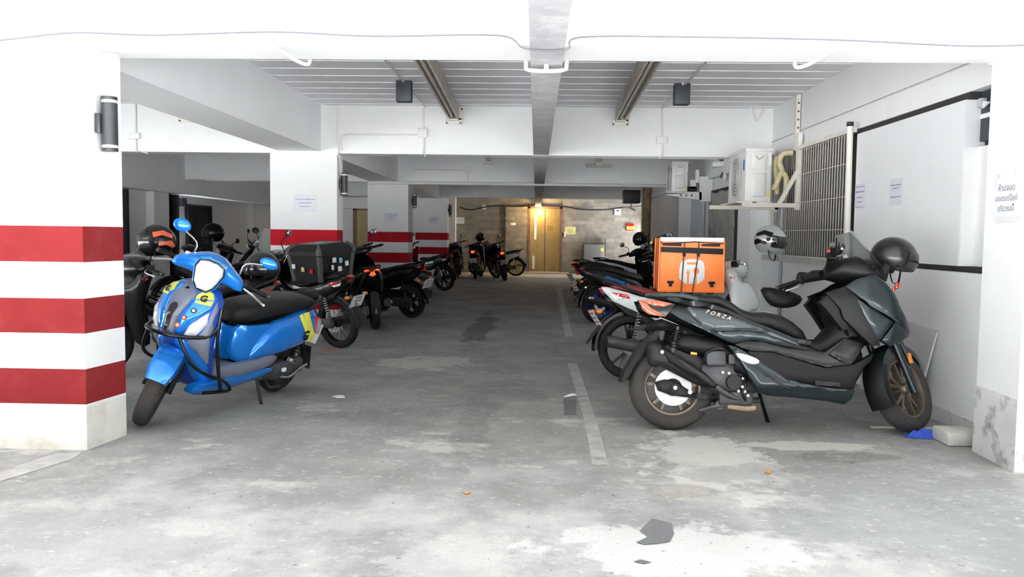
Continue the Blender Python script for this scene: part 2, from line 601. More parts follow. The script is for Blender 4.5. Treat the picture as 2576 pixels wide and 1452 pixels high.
        pts = [Vector(p) for p in ring]
        inner = []
        for lev in (0.25, 0.6):
            pass
        y = min(ys) + step * .5
        row = 0
        while y < max(ys):
            x = min(xs) + (step * .5 if row % 2 else 0)
            while x < max(xs):
                if inside((x, y), ring) and dist_poly((x, y), poly) > step * 0.33:
                    inner.append((x, y))
                x += step
            y += step * .87
            row += 1
        pts += [Vector(p) for p in inner]
        n = len(ring)
        edges = [(i, (i + 1) % n) for i in range(n)]
        vv, ee, ff, _, _, _ = delaunay_2d_cdt(pts, edges, [], 1, 1e-6)
        vs = []
        for p in vv:
            d = dist_poly((p.x, p.y), poly)
            t = min(1.0, d / edge)
            vs.append(mapf(p.x, p.y, h * math.sqrt(max(0, 1 - (1 - t) ** 2))))
        cnt = {}
        for f in ff:
            for i in range(len(f)):
                e = (f[i], f[(i + 1) % len(f)])
                cnt[tuple(sorted(e))] = cnt.get(tuple(sorted(e)), 0) + 1
        fs = [tuple(f) for f in ff]
        bmap = {}
        for f in ff:
            for i in range(len(f)):
                e = (f[i], f[(i + 1) % len(f)])
                if cnt[tuple(sorted(e))] == 1:
                    for q in e:
                        if q not in bmap:
                            bmap[q] = len(vs)
                            vs.append(mapf(vv[q].x, vv[q].y, -back))
                    fs.append((e[1], e[0], bmap[e[0]], bmap[e[1]]))
        return self.add(vs, fs)

    def build(self, name, parent=None, M=None, sharp=38, smooth=True):
        me = bpy.data.meshes.new(name)
        vs = [M @ v for v in self.v] if M else self.v
        me.from_pydata([tuple(v) for v in vs], [], self.f)
        for m_ in self.mats:
            me.materials.append(m_)
        me.polygons.foreach_set('material_index', self.mi)
        bm = bmesh.new()
        bm.from_mesh(me)
        bmesh.ops.recalc_face_normals(bm, faces=bm.faces[:])
        bm.to_mesh(me)
        bm.free()
        if smooth:
            me.shade_smooth()
            me.set_sharp_from_angle(angle=math.radians(sharp))
        me.update()
        o = bpy.data.objects.new(name, me)
        COL.objects.link(o)
        if parent:
            o.parent = parent
        return o


def g(material):
    return G().m(material)


def tag(o, label=None, cat=None, group=None, kind=None):
    if label:
        o['label'] = label
    if cat:
        o['category'] = cat
    if group:
        o['group'] = group
    if kind:
        o['kind'] = kind
    return o


def thing(name, label, cat, loc=(0, 0, 0), rot=(0, 0, 0), group=None):
    o = bpy.data.objects.new(name, None)
    o.empty_display_size = 0.1
    o.location = loc
    o.rotation_euler = rot
    COL.objects.link(o)
    return tag(o, label, cat, group)


def struct(name, gg, smooth=False, label=None):
    o = gg.build(name, smooth=smooth)
    o['kind'] = 'structure'
    if label:
        o['label'] = label
    return o


def text(name, body, size, material, parent, M, depth=0.0005, shear=0.0, bold=0.0, spacing=1.0):
    """Lettering turned into a mesh lying in the local xy plane of M."""
    cu = bpy.data.curves.new(name, 'FONT')
    cu.body = body
    cu.size = size
    cu.align_x = 'CENTER'
    cu.align_y = 'CENTER'
    cu.extrude = depth
    cu.shear = shear
    cu.offset = bold
    cu.space_character = spacing
    cu.resolution_u = 3
    tmp = bpy.data.objects.new(name, cu)
    COL.objects.link(tmp)
    dg = bpy.context.evaluated_depsgraph_get()
    me = bpy.data.meshes.new_from_object(tmp.evaluated_get(dg))
    bpy.data.objects.remove(tmp)
    me.transform(M)
    me.materials.clear()
    me.materials.append(material)
    o = bpy.data.objects.new(name, me)
    COL.objects.link(o)
    if parent:
        o.parent = parent
    return o

# ================================================================ THE BUILDING
P_X0, P_X1 = -3.37, -2.52
BAYS = [(4.50, 4.86), (10.24, 10.54), (15.95, 16.55), (22.95, 23.42)]

struct('floor', g(FLOORM).box((-60, -60, -0.2), (40, 28.2, 0)))
struct('ceiling', g(CEILM).box((-7.5, 4.6, 2.86), (3.5, 28.0, 3.1)).box((-9.3, 15.9, 2.86), (-7.5, 28.0, 3.1)))
# pale filler in the joints between the ceiling planks of the first bay
j = g(JOINT)
y = 5.15
while y < 10.2:
    for x0, x1 in ((-2.72, -0.06), (0.15, 2.88), (-6.95, -3.27)):
        j.box((x0, y, 2.853), (x1, y + 0.010, 2.861))
    y += 0.352
struct('trim_1', j, label='pale filler lines between the ceiling planks')

# street-side slab over the forecourt, carried by the long middle beam
struct('canopy_slab', g(mat('bare_concrete_soffit', (.42, .42, .41), .9, var=.1)).box((-9, -1.2, 3.3), (25, 4.6, 3.5)))
struct('front_beam', g(WHITE).box((-9, 4.494, 2.285), (25, 4.87, 3.3)), label='white beam across the top of the garage opening')
struct('middle_beam', g(BEAMU).box((-0.05, -1.2, 2.268), (0.14, 27.3, 2.9)), label='narrow grey beam running down the middle of the ceiling')
for i, (z, x0, x1) in enumerate(((2.262, -7.2, 2.92), (2.29, -7.2, 3.0), (2.33, -9, 3.2))):
    b0, b1 = ((10.25, 10.54), (15.96, 16.30), (22.96, 23.30))[i]
    struct('cross_beam', g(WHITE if i == 0 else GREYW).box((x0, b0, z), (x1, b1, 2.87)))
for (y0, y1) in ((4.86, 10.25), (10.54, 15.96), (16.55, 22.96)):
    gg = g(GREYW).box((-3.27, y0, 2.29), (-2.725, y1, 2.87))
    struct('pillar_beam', gg)
struct('side_beam', g(GREYW).box((-7.25, 4.87, 2.0), (-6.95, 28, 2.87)), label='deep grey beam along the left bay')


def pillar(x0, x1, y0, y1, base, dz=0.0, m=WHITE, label=None):
    gg = G()
    cuts = [(0, .25 + dz, base), (.25 + dz, .264 + dz, m)]
    for a, b in ((.264, .466), (.67, .868), (1.074, 1.276)):
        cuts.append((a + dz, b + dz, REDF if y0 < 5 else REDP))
    cuts += [(.466 + dz, .67 + dz, m), (.868 + dz, 1.074 + dz, m), (1.276 + dz, 2.3, m)]
    for a, b, mm in sorted(cuts, key=lambda c: c[0]):
        gg.m(mm)
        n = [(x0, y0), (x1, y0), (x1 + .045 if base is BASEP and y0 < 5 else x1, y1), (x0, y1)]
        gg.prism(n, lambda u, v, d: (u, v, d), a, b)
    return struct('pillar', gg, label=label)


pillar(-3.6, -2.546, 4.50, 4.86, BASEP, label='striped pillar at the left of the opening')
pillar(P_X0, P_X1, 10.235, 10.54, WHITE, 0.025, label='second striped pillar behind the blue scooter')
pillar(P_X0 + .05, P_X1, 15.945, 16.55, WHITE, 0.03, label='third striped pillar')
pillar(P_X0 - .05, P_X1, 22.945, 23.42, WHITE, 0.045, label='fourth striped pillar before the lift lobby')

# right-hand column with mouldy foot
gg = g(WHITE).prism([(2.617, 4.43), (3.6, 4.43), (3.6, 4.87), (2.63, 4.87)], lambda u, v, d: (u, v, d), .40, 2.3)
gg.m(DIRTY).prism([(2.612, 4.425), (3.6, 4.425), (3.6, 4.875), (2.625, 4.875)], lambda u, v, d: (u, v, d), 0, .40)
struct('column', gg, label='white column with flaking mouldy foot at the right of the opening')

# right wall of the first bay
gg = g(WHITE).box((2.9, 4.86, 2.45), (3.3, 23.3, 2.87))
gg.m(WHITE).box((2.888, 4.86, 2.255), (3.3, 10.24, 2.45))
gg.m(GREYW).box((2.9, 10.24, 2.255), (3.3, 23.3, 2.45))
struct('beam_right', gg, label='white beam along the top of the right wall')
gg = g(GREYW).box((2.86, 5.60, 1.085), (3.05, 7.44, 2.20))
struct('wall_right', gg, label='pale grey panel of the right wall carrying two paper notices')
gg = g(WHITE).box((2.95, 4.86, 1.085), (3.05, 5.598, 1.885))
gg.box((2.863, 5.588, 1.085), (2.95, 5.599, 1.885))
struct('wall_recess', gg, label='white recess between the wall panel and the column')
gg = g(BLACKG).box((2.90, 5.61, 1.04), (3.1, 7.5, 2.26))
gg.box((3.0, 4.86, 1.02), (3.1, 5.61, 2.3)).box((2.89, 4.88, 1.04), (3.0, 5.61, 1.084))
struct('wall_gap', gg, label='dark gaps above and below the wall panel')
gg = G()
for k, z in enumerate((1.92, 2.10)):
    gg.m(DKBOX).box((2.96, 4.9, z), (3.0, 5.59, z + .15))
gg.m(GREYW).box((2.955, 4.9, 2.07), (2.99, 5.59, 2.10))
struct('window_2', gg, label='dark louvre opening beside the column')
gg = g(GREYW).box((2.82, 4.86, 0), (3.1, 10.9, 1.045))
struct('wall_right_lower', gg, label='lower part of the right wall')
gg = g(DIRTY).box((2.812, 4.87, 0), (2.83, 6.4, .10))
struct('baseboard_right', gg)
gg = g(mat('sill_concrete', (.42, .42, .41), .8, var=.1)).box((2.80, 7.3, 1.0), (2.9, 10.2, 1.062))
gg.m(BLACKG).box((3.0, 7.4, 1.0), (3.1, 10.25, 2.3))
struct('trim_2', gg, label='window sill ledge under the barred window')
struct('wall_return', g(GREYW).box((2.86, 9.92, 1.0), (3.1, 10.3, 2.3)))

# barred window
bars = g(mat('dusty_slat_paint', (.40, .39, .35), .6, var=.15, scale=12))
y = 7.56
while y < 9.92:
    bars.box((2.846, y, 1.06), (2.852, y + .024, 2.235))
    y += .0705
fr = g(CREAM).box((2.82, 7.49, 2.225), (2.875, 9.94, 2.265)).box((2.82, 7.49, 1.045), (2.875, 9.94, 1.075)).box((2.82, 9.9, 1.05), (2.87, 9.94, 2.26))
for z in (1.35, 1.65, 1.95):
    fr.cyl((2.83, 7.5, z), (2.83, 9.92, z), .003, n=6)
w = thing('window_1', 'barred window of closely set cream slats on the right wall', 'window', (0, 0, 0))
w['kind'] = 'structure'
bars.build('window_bars', w, smooth=False)
fr.build('window_frame', w, smooth=False)
po = g(CREAM).cyl((2.815, 7.46, 1.0), (2.80, 7.46, 2.27), .028, n=12)
po.m(BLACKG).cyl((2.80, 7.46, 2.27), (2.80, 7.46, 2.31), .03, n=12)
t = po.build('downpipe')
tag(t, 'cream vertical pipe with a black cap at the edge of the barred window', 'pipe')
t = g(CONDG).tube([(2.80, 9.40, .0), (2.80, 9.40, 1.6)], .018, smooth=0).build('drain_pipe')
tag(t, 'thin blue-grey pipe running down below the air conditioner bracket', 'pipe')

# right side beyond the first bay
gg = g(WHITE).box((2.66, 10.235, 0), (3.1, 10.86, 2.87))
struct('column_right', gg, label='white column behind the air conditioner')
gg = g(GREYW).box((2.99, 11.85, 0), (3.3, 23.3, 2.5)).box((3.3, 22.9, 0), (3.6, 24.9, 2.87)).box((3.6, 24.8, 1.7), (3.9, 27.7, 2.87))  # unseen gap after the column added for daylight, end lintel added to trim it
struct('wall_right_rear', gg)
struct('column_right_rear', g(GREYW).box((2.76, 15.95, 0), (3.1, 16.75, 2.87)))
struct('column_right_rear', g(GREYW).box((2.93, 22.4, 0), (3.6, 23.0, 2.87)))
gg = G()
for k in range(5):
    gg.m(WOODG).box((2.95, 12.3 + k * .36, 0.05), (2.99, 12.65 + k * .36, 2.02 - .02 * (k % 2)))
gg.m(BLACKG).box((2.96, 12.22, 0), (2.988, 14.15, 2.06))
struct('door_2', gg, label='weathered grey board door on the right wall')
t = g(mat('rusty_pipe', (.22, .15, .10), .7, var=.3)).cyl((2.72, 20.3, 0), (2.72, 20.3, 2.85), .11, n=16).build('soil_pipe')
tag(t, 'thick brown vertical pipe at the far right near the stone wall', 'pipe')
t = g(CONDG).cyl((2.95, 14.55, 0), (2.95, 14.55, 2.25), .03).build('cable_pipe')
tag(t, 'dark vertical pipe beside the weathered board door', 'pipe')

# left bay
gg = g(GREYW).box((-7.5, 7.0, 0), (-7.25, 16.0, 2.87))  # unseen gaps at its front and deep end added to let daylight in
gg.box((-9.3, 17.4, 0), (-9.0, 28, 2.87)).box((-9.0, 15.9, 0), (-7.25, 16.0, 2.87))
struct('wall_left', gg)
struct('pilaster', g(WHITE).box((-7.26, 14.95, 0), (-7.1, 15.55, 2.0)))
struct('pilaster', g(WHITE).box((-9.02, 25.1, 0), (-8.8, 25.5, 2.87)))
for yy in (14.05, 16.05):
    t = g(BLACKG).box((-7.26, yy - .05, 0), (-7.14, yy + .05, 1.99)).build('gate_post', smooth=False)
    tag(t, 'dark steel gate post at the left edge behind the striped pillar' if yy < 15 else 'dark steel post left of the barred gate', 'post')
gg = g(WHITE).box((-7.2, 23.25, 0), (-3.4, 23.4, 2.87))
struct('wall_cross', gg)
struct('lintel_beam', g(GREYW).box((-7.2, 22.95, 1.98), (-3.4, 23.26, 2.3)))
ga = thing('barred_gate', 'dark barred gate on the far left wall', 'gate', (-8.98, 20.6, 0))
gb = g(BLACKG).box((0, 0, 0), (.03, 1.55, 1.95))
gb.build('gate_panel', ga, smooth=False)
gb = g(DKBOX)
for k in range(9):
    gb.cyl((.05, .1 + k * .17, .1), (.05, .1 + k * .17, 1.9), .01, n=6)
gb.build('gate_bars', ga)
gb = g(DKBOX).box((.02, 0, 0), (.08, .05, 1.97)).box((.02, 1.5, 0), (.08, 1.55, 1.97)).box((.02, 0, 1.92), (.08, 1.55, 1.97))
gb.build('gate_frame', ga, smooth=False)
t = g(DKBOX).box((-8.98, 20.05, 1.9), (-8.8, 20.3, 2.1)).build('wall_box', smooth=False)
tag(t, 'small dark box high on the wall left of the barred gate', 'box')
d = thing('door_3', 'ochre door in a dark frame between the second and third pillars', 'door', (0, 0, 0))
d['kind'] = 'structure'
g(mat('ochre_door', (.40, .31, .14), .5, var=.08)).box((-5.15, 23.2, 0), (-4.3, 23.24, 1.93)).build('door_panel', d, smooth=False)
g(BROWNW).box((-5.25, 23.18, 0), (-5.15, 23.26, 2.0)).box((-4.3, 23.18, 0), (-4.2, 23.26, 2.0)).box((-5.25, 23.18, 1.93), (-4.2, 23.26, 2.0)).build('door_frame', d, smooth=False)

# lift lobby
YB = 27.6
gg = g(BRICKM).box((-2.9, YB, 0), (-1.04, YB + .3, 2.87)).box((-1.04, YB - .12, 0), (-.29, YB + .3, 2.3)).box((-1.04, YB, 2.3), (-.29, YB + .3, 2.87))
gg.box((.87, YB - .10, 0), (1.55, YB + .3, 2.87)).box((1.55, YB, 0), (4.5, YB + .3, 2.87)).box((-.29, YB, 2.26), (.87, YB + .3, 2.87))
struct('wall_back', gg, label='wall of pale stone strips round the lift')
struct('lobby_wall', g(GREYW).box((-9.2, 27.2, 0), (-2.72, 28, 2.87)))
struct('trim_3', g(mat('lobby_step', (.46, .43, .38), .7, var=.1)).box((-.5, 26.9, 0), (1.1, 27.9, .06)).box((-2.7, 24.6, -.1), (4.5, 27.7, .012)))
d = thing('lift_door', 'brass lift door in a dark brown frame at the end of the garage', 'lift door', (.29, YB, 0))
g(BROWNW).box((-.58, -.14, .05), (-.50, .1, 2.26)).box((.50, -.14, .05), (.58, .1, 2.26)).box((-.58, -.14, 2.19), (.58, .1, 2.26)).build('door_frame', d, smooth=False)
g(BRASS).box((-.27, .15, .06), (-.01, .19, 2.19)).build('door_leaf', d, smooth=False)
g(BRASS).box((.01, .14, .06), (.38, .19, 2.19)).build('door_leaf', d, smooth=False)
g(BRASS).box((-.50, .02, .06), (-.27, .2, 2.19)).box((.38, .02, .06), (.50, .2, 2.19)).build('side_jamb', d, smooth=False)
g(BLACKG).box((-.015, .16, .06), (.015, .2, 2.19)).box((-.29, .1, .06), (-.265, .2, 1.05)).build('door_seam', d, smooth=False)
g(WBAG).box((-.36, -.0, 1.15), (-.29, .03, 2.0)).box((-.42, -.0, .15), (-.34, .03, .6)).build('light_strip', d, smooth=False)
g(mat('dull_brass_plate', (.30, .22, .10), .5, metal=.4)).box((.08, .135, 1.45), (.27, .142, 1.62)).build('sign_plate', d, smooth=False)
for xx, lab in ((.005, 'left of the pair'), (.115, 'right of the pair')):
    t = g(LAMPW).lathe([(0, -.0), (.05, 0), (.05, .03), (0, .03)], (xx, 27.22, 2.238), 'z', 16).build('downlight')
    tag(t, 'small warm round downlight above the lift door, ' + lab, 'lamp', 'lamps above the lift')
lamp('lift_downlight', 'POINT', (.10, 26.9, 2.12), 55, (1.0, .66, .28), .06)


# ---- painted lines and floor patches
def flat(name, pts, material, z=.002, label=None, ch=0):
    if ch:
        pts = chaikin(pts, ch)
    gg = g(material)
    gg.add([(p[0], p[1], z) for p in pts], [tuple(range(len(pts)))])
    return struct(name, gg, label=label)


flat('parking_line', [(-2.90, 3.45), (-2.80, 3.42), (-2.52, 4.30), (-2.55, 4.45), (-2.68, 4.42)], PLINE)
flat('parking_line', [(.50, 20), (.62, 20), (.48, 10.13), (.38, 10.12)], PLINE)
flat('parking_line', [(.325, 8.0), (.42, 8.0), (.428, 5.48), (.415, 4.40), (.325, 4.40), (.345, 5.47)], PLINE)
flat('floor_patch', [(.533, 3.566), (.612, 3.51), (.60, 3.38), (.567, 3.29), (.506, 3.264), (.456, 3.252), (.427, 3.276), (.484, 3.342), (.459, 3.405), (.484, 3.468)], DARKPATCH, .003)
flat('floor_patch', [(.393, 3.075), (.421, 3.099), (.463, 3.075), (.43, 3.054)], DARKPATCH, .003)
flat('floor_patch', [(.215, 5.64), (.30, 5.65), (.325, 6.2), (.225, 6.2)], DARKPATCH, .0025)

# ---- litter
def litter(name, pts, material, label, cat='litter', th=.004):
    gg = g(material)
    n = len(pts)
    bm_top = []
    for i, p in enumerate(pts):
        bm_top.append((p[0], p[1], .004 + th * (1 + (i % 3))))
    gg.add([(p[0], p[1], .0035) for p in pts] + bm_top, [tuple(range(n - 1, -1, -1)), tuple(range(n, 2 * n))] + [(i, (i + 1) % n, (i + 1) % n + n, i + n) for i in range(n)])
    return tag(gg.build(name), label, cat)


litter('paper_scrap', [(-1.55, 6.12), (-1.51, 6.16), (-1.46, 6.13), (-1.44, 6.09), (-1.50, 6.08)], WBAG, 'crumpled white paper scrap on the floor right of the blue scooter')
t = g(WBAG).tube([(.23, 6.24, .012), (.27, 6.25, .02), (.31, 6.27, .024), (.335, 6.29, .014)], [.004, .011, .011, .003], 8).build('plastic_spoon')
tag(t, 'curved white plastic spoon on the floor beside the worn parking line', 'spoon')
t = g(mat('pink_straw', (.72, .16, .14), .4)).cyl((-2.27, 8.57, .008), (-2.09, 8.65, .008), .005, n=8).build('drinking_straw')
tag(t, 'thin pink drinking straw on the floor beside the bike with the top box', 'straw')
litter('dry_leaf', [(1.24, 4.32), (1.26, 4.35), (1.285, 4.34), (1.27, 4.30)], mat('dry_leaf', (.55, .25, .06), .7), 'small orange dry leaf on the floor in front of the black scooter', 'leaf', .002)
litter('dry_leaf', [(-.335, 3.86), (-.32, 3.88), (-.30, 3.87), (-.315, 3.85)], mat('dry_leaf', (.55, .25, .06), .7), 'tiny orange leaf on the open pale floor left of centre', 'leaf', .002)
rag = mat('blue_cloth', (.03, .09, .52), .8, var=.15, scale=30, bump=.5, bscale=30)
for nm, (cx, cy, sx, sy), lab in (('blue_rag', (2.49, 5.20, .11, .055), 'crumpled blue rag on the floor left of the concrete block'), ('blue_rag', (2.70, 5.27, .07, .045), 'blue rag tucked behind the concrete block by the wall')):
    gg = g(rag)
    vs, fs = [], []
    n = 12
    for a in range(n):
        for b in range(n):
            u, v = a / (n - 1) * 2 - 1, b / (n - 1) * 2 - 1
            h = (1 - u * u) * (1 - v * v)
            vs.append((cx + sx * u * (1 + .2 * math.sin(5 * v + cx)), cy + sy * v * (1 + .2 * math.cos(6 * u)), .003 + h * (.035 + .02 * math.sin(9 * u + 3 * v) + .012 * math.cos(13 * v))))
    for a in range(n - 1):
        for b in range(n - 1):
            fs.append((a * n + b, a * n + b + 1, (a + 1) * n + b + 1, (a + 1) * n + b))
    gg.add(vs, fs)
    tag(gg.build(nm), lab, 'rag')
t = g(mat('concrete_block', (.55, .54, .50), .9, var=.15, bump=.5, bscale=30)).box((2.53, 4.97, .001), (2.74, 5.18, .085), .012).build('concrete_block')
tag(t, 'pale concrete block lying on the floor against the foot of the column', 'block')
gg = g(mat('grey_board', (.55, .55, .55), .8, var=.04))
gg.prism([(5.9, .0), (6.9, .0), (6.95, .66), (6.6, .62), (6.3, .645), (5.72, .62)], lambda u, v, d: (2.815 - d - .05 * (1 - v / .66), u, v + .004), 0, .012)
gg.m(WBAG).tube([(2.755, 5.895, .02), (2.80, 5.715, .615)], .006, smooth=0)
tag(gg.build('leaning_board', smooth=False), 'grey board with a pale edge leaning on the right wall behind the front wheel', 'board')
t = g(CREAM).box((2.25, 5.42, .001), (2.72, 5.44, .012)).build('wood_strip')
tag(t, 'thin pale strip of wood on the floor behind the front tyre', 'strip')

# ---- wall lamps on the pillars
def wall_lamp(x, y, z0, z1, label):
    o = thing('wall_lamp', label, 'wall lamp', (x, y, 0), group='up and down lamps on the pillars')
    r = .044
    g(ANTH).lathe([(0, z0 + .035), (r, z0 + .035), (r, z1 - .035), (0, z1 - .035)], (.058, 0, 0), 'z', 24).build('lamp_body', o)
    g(ANTH).box((0, -.055, (z0 + z1) / 2 - .055), (.03, .03, (z0 + z1) / 2 + .055), .004).build('bracket', o)
    for a in (z0 + .018, z1 - .04):
        g(GLASSW).lathe([(r - .004, a), (r - .004, a + .022)], (.058, 0, 0), 'z', 24).build('glass_ring', o)
    for a in (z0, z1 - .018):
        g(ANTH).lathe([(0, a), (r, a), (r, a + .018), (0, a + .018)], (.058, 0, 0), 'z', 24).build('end_cap', o)
    return o


wall_lamp(-2.523, 4.66, 1.71, 2.02, 'charcoal cylinder wall lamp on the left striped pillar at the opening')
wall_lamp(-2.52, 10.38, 1.74, 2.03, 'charcoal cylinder wall lamp on the second striped pillar')
wall_lamp(-2.49, 16.2, 1.79, 2.07, 'charcoal cylinder wall lamp on the third striped pillar')
wall_lamp(-2.52, 23.2, 1.79, 2.14, 'charcoal cylinder wall lamp on the fourth pillar by the lift lobby')


# ---- paper notices
def lines_sheet(label, M, w, h, rows, tape=True):
    o = thing('paper_notice', label, 'paper notice', group='printed paper notices on pillars and wall')
    o.matrix_world = M
    g(PAPER).box((-w / 2, -h / 2, 0), (w / 2, h / 2, .0015)).build('sheet', o, smooth=False)
    gg = g(INK)
    for (yy, ww, hh) in rows:
        x = -ww / 2
        while x < ww / 2 - .004:
            l = random.choice((.007, .011, .016))
            gg.box((x, yy - hh / 2, .0016), (min(x + l, ww / 2), yy + hh / 2 * random.uniform(.6, 1.2), .0022))
            x += l + .0035
    gg.build('print_lines', o, smooth=False)
    return o


def front_face(x, y, z):
    return Matrix.Translation((x, y, z)) @ Matrix.Rotation(math.radians(90), 4, 'X')


def left_face(x, y, z):
    return Matrix.Translation((x, y, z)) @ Matrix(((0, 0, -1, 0), (-1, 0, 0, 0), (0, 1, 0, 0), (0, 0, 0, 1)))


rows3 = [(.045, .25, .012), (.0, .17, .010), (-.045, .13, .010)]
lines_sheet('paper notice with three printed lines on the second striped pillar', front_face(-2.925, 10.233, 1.638), .297, .215, rows3)
lines_sheet('paper notice on the third striped pillar', front_face(-2.85, 15.943, 1.58), .297, .21, [(.06, .26, .014), (.02, .16, .012), (-.02, .14, .012)])
lines_sheet('paper notice on the farthest striped pillar', front_face(-2.9, 22.943, 1.68), .30, .21, [(.05, .22, .012), (.01, .18, .012), (-.03, .14, .012)])
lines_sheet('lilac paper notice on the right wall next to the barred window', left_face(2.858, 7.32, 1.64), .225, .225, [(.085, .19, .010), (.04, .2, .014), (-.01, .14, .011), (-.05, .11, .010), (-.095, .18, .008)])
lines_sheet('lilac paper notice on the right wall farther from the barred window', left_face(2.858, 6.60, 1.64), .225, .215, [(.055, .2, .010), (.03, .12, .009), (-.04, .18, .010)])

# sign on the column
o = thing('parking_sign', 'white paper sign in large grey letters taped on the right-hand column', 'sign')
o.matrix_world = left_face(2.6165, 4.635, 1.50)
g(PAPER).box((-.118, -.115, 0), (.118, .115, .0015)).build('sheet', o, smooth=False)
g(TAPE).box((-.10, -.138, .0), (.118, -.105, .003)).box((-.065, .095, 0), (.075, .142, .003)).box((-.125, .06, 0), (-.095, .135, .003)).box((.10, .09, 0), (.13, .14, .003)).build('tape', o, smooth=False)
GREYINK = mat('grey_letters', (.20, .20, .23), .6)
for k, (body, dy, sz) in enumerate((('ห้ามจอด', .052, .050), ('มอเตอร์ไซค์', -.006, .046), ('บริเวณนี้', -.062, .048))):
    text('lettering', body, sz, GREYINK, o, Matrix.Translation((.0, dy, .002)), bold=.0006)

# notices and boxes at the lift
o = thing('lift_notice', 'pale yellow-green notice on the stone wall right of the lift', 'notice')
o.matrix_world = front_face(1.14, YB - .103, 1.46)
g(mat('yellow_paper', (.62, .62, .25), .6)).box((-.18, -.13, 0), (.18, .13, .004)).build('sheet', o, smooth=False)
gg = g(INK)
for yy in (.05, 0, -.05):
    gg.box((-.09, yy - .008, .004), (.09, yy + .008, .006))
gg.build('print_lines', o, smooth=False)
o = thing('fire_alarm', 'red and yellow fire alarm box on the stone wall', 'alarm box', (3.15, YB, 1.6))
g(REDP).box((-.13, -.09, -.11), (.13, 0, .12), .008).build('case', o)
g(mat('alarm_yellow', (.85, .62, .04), .4)).box((-.12, -.096, -.08), (.14, -.088, .03)).build('yellow_panel', o, smooth=False)
o = thing('white_meter_box', 'small white box with a dark dial high on the stone wall', 'box', (2.72, YB, 2.1))
g(WBAG).box((-.11, -.08, -.1), (.11, 0, .11), .01).build('case', o)
g(DKBOX).box((-.05, -.085, .03), (.05, -.078, .07)).build('dial', o, smooth=False)
o = thing('metal_cabinet', 'grey steel cabinet standing against the stone wall right of the lift', 'cabinet', (1.95, YB - .01, 0))
g(mat('steel_cabinet', (.26, .27, .28), .35, metal=.5)).box((-.36, -.45, 0), (.33, 0, 1.02), .01).build('case', o)
g(BLACKG).box((-.36, -.46, 1.02), (.33, 0, 1.035)).build('lid', o, smooth=False)
g(YELL).box((.2, -.458, .78), (.29, -.45, .9)).build('sticker', o, smooth=False)
g(SMOKE).box((.34, -.46, .62), (.36, -.05, 1.2)).build('side_panel', o, smooth=False)
o = lines_sheet('white paper notice on the dark stone wall left of the lift', front_face(-2.58, YB - .002, 1.76), .27, .22, [(.04, .2, .01), (0, .15, .01)])
t = g(WBAG).box((-.87, YB - .15, 1.62), (-.70, YB - .12, 1.70), .005).build('lift_button_plate')
tag(t, 'white plate on the stone pier left of the lift', 'plate')
t = g(WBAG).lathe([(0, -.03), (.08, -.02), (.085, 0), (0, 0)], (-1.78, YB - .02, 2.22), 'y', 16).build('smoke_detector')
tag(t, 'round white disc high on the stone wall left of the lift', 'detector')
o = thing('lift_call_panel', 'small white and black call panel beside the lift door', 'panel', (.93, YB - .101, 1.33))
g(WBAG).box((.0, -.02, -.08), (.06, 0, .1)).build('plate', o, smooth=False)
g(BLACKG).box((-.06, -.03, -.07), (0, 0, .07)).build('button_block', o, smooth=False)
t = g(BLACKG).tube([(-2.6, YB - .16, 2.2), (-2.2, YB - .16, 2.12), (-1.5, YB - .16, 2.26), (-.7, YB - .16, 2.25), (0, YB - .16, 2.29), (.8, YB - .16, 2.28), (1.5, YB - .16, 2.18), (2.3, YB - .16, 2.18), (3.0, YB - .16, 2.27), (3.3, YB - .16, 2.16)], .022, 6).build('cable')
tag(t, 'dark cable strung across the stone wall above the lift door', 'cable')
o = thing('hanging_cabinet', 'dark grey cabinet hung under the ceiling before the lift lobby', 'cabinet', (2.54, 22, 0))
g(DKBOX).box((-.22, -.1, 2.17), (.22, .25, 2.52), .01).build('case', o)
g(GREYW).box((-.18, -.05, 2.52), (.22, .25, 2.87)).build('hanger', o, smooth=False)
g(WBAG).prism([(-.2, 2.05), (.3, 2.10), (.3, 2.12), (-.2, 2.07)], lambda u, v, d_: (u, d_, v), -.05, .3).box((-.02, .05, 2.07), (.02, .1, 2.17)).build('light_panel', o, smooth=False)

# ---- ceiling fittings
def channel(x0, x1, label, z=2.69):
    o = thing('steel_channel', label, 'steel beam', group='brown steel channels under the ceiling')
    L_ = 10.22 - 4.88
    gg = g(RUST)
    sh = lambda u, v, d: (u + x0 + (x1 - x0) * (d - 4.88) / L_, d, v)
    gg.prism([(-.065, z), (-.045, z), (-.045, z + .15), (-.065, z + .15)], sh, 4.88, 10.22)
    gg.prism([(.045, z), (.065, z), (.065, z + .15), (.045, z + .15)], sh, 4.88, 10.22)
    gg.prism([(-.065, z + .05), (.065, z + .05), (.065, z + .07), (-.065, z + .07)], sh, 4.88, 10.22)
    gg.prism([(-.022, z + .012), (.005, z + .012), (.005, z + .06), (-.022, z + .06)], sh, 4.88, 10.22)
    gg.build('channel', o, smooth=False)
    gg = g(CREAM).box((x1 - .10, 10.215, z - .06), (x1 + .10, 10.235, z + .02)).box((x1 + .03, 10.215, z), (x1 + .12, 10.235, z + .15))
    gg.box((x1 - .06, 10.12, z - .015), (x1 + .06, 10.215, z))
    gg.build('end_plate', o, smooth=False)
    gg = g(DKBOX)
    for dx, dz in ((-.085, -.04), (.085, -.04), (.10, .13)):
        gg.cyl((x1 + dx, 10.215, z + dz), (x1 + dx, 10.2, z + dz), .011, n=8)
    gg.build('bolt', o)
    return o


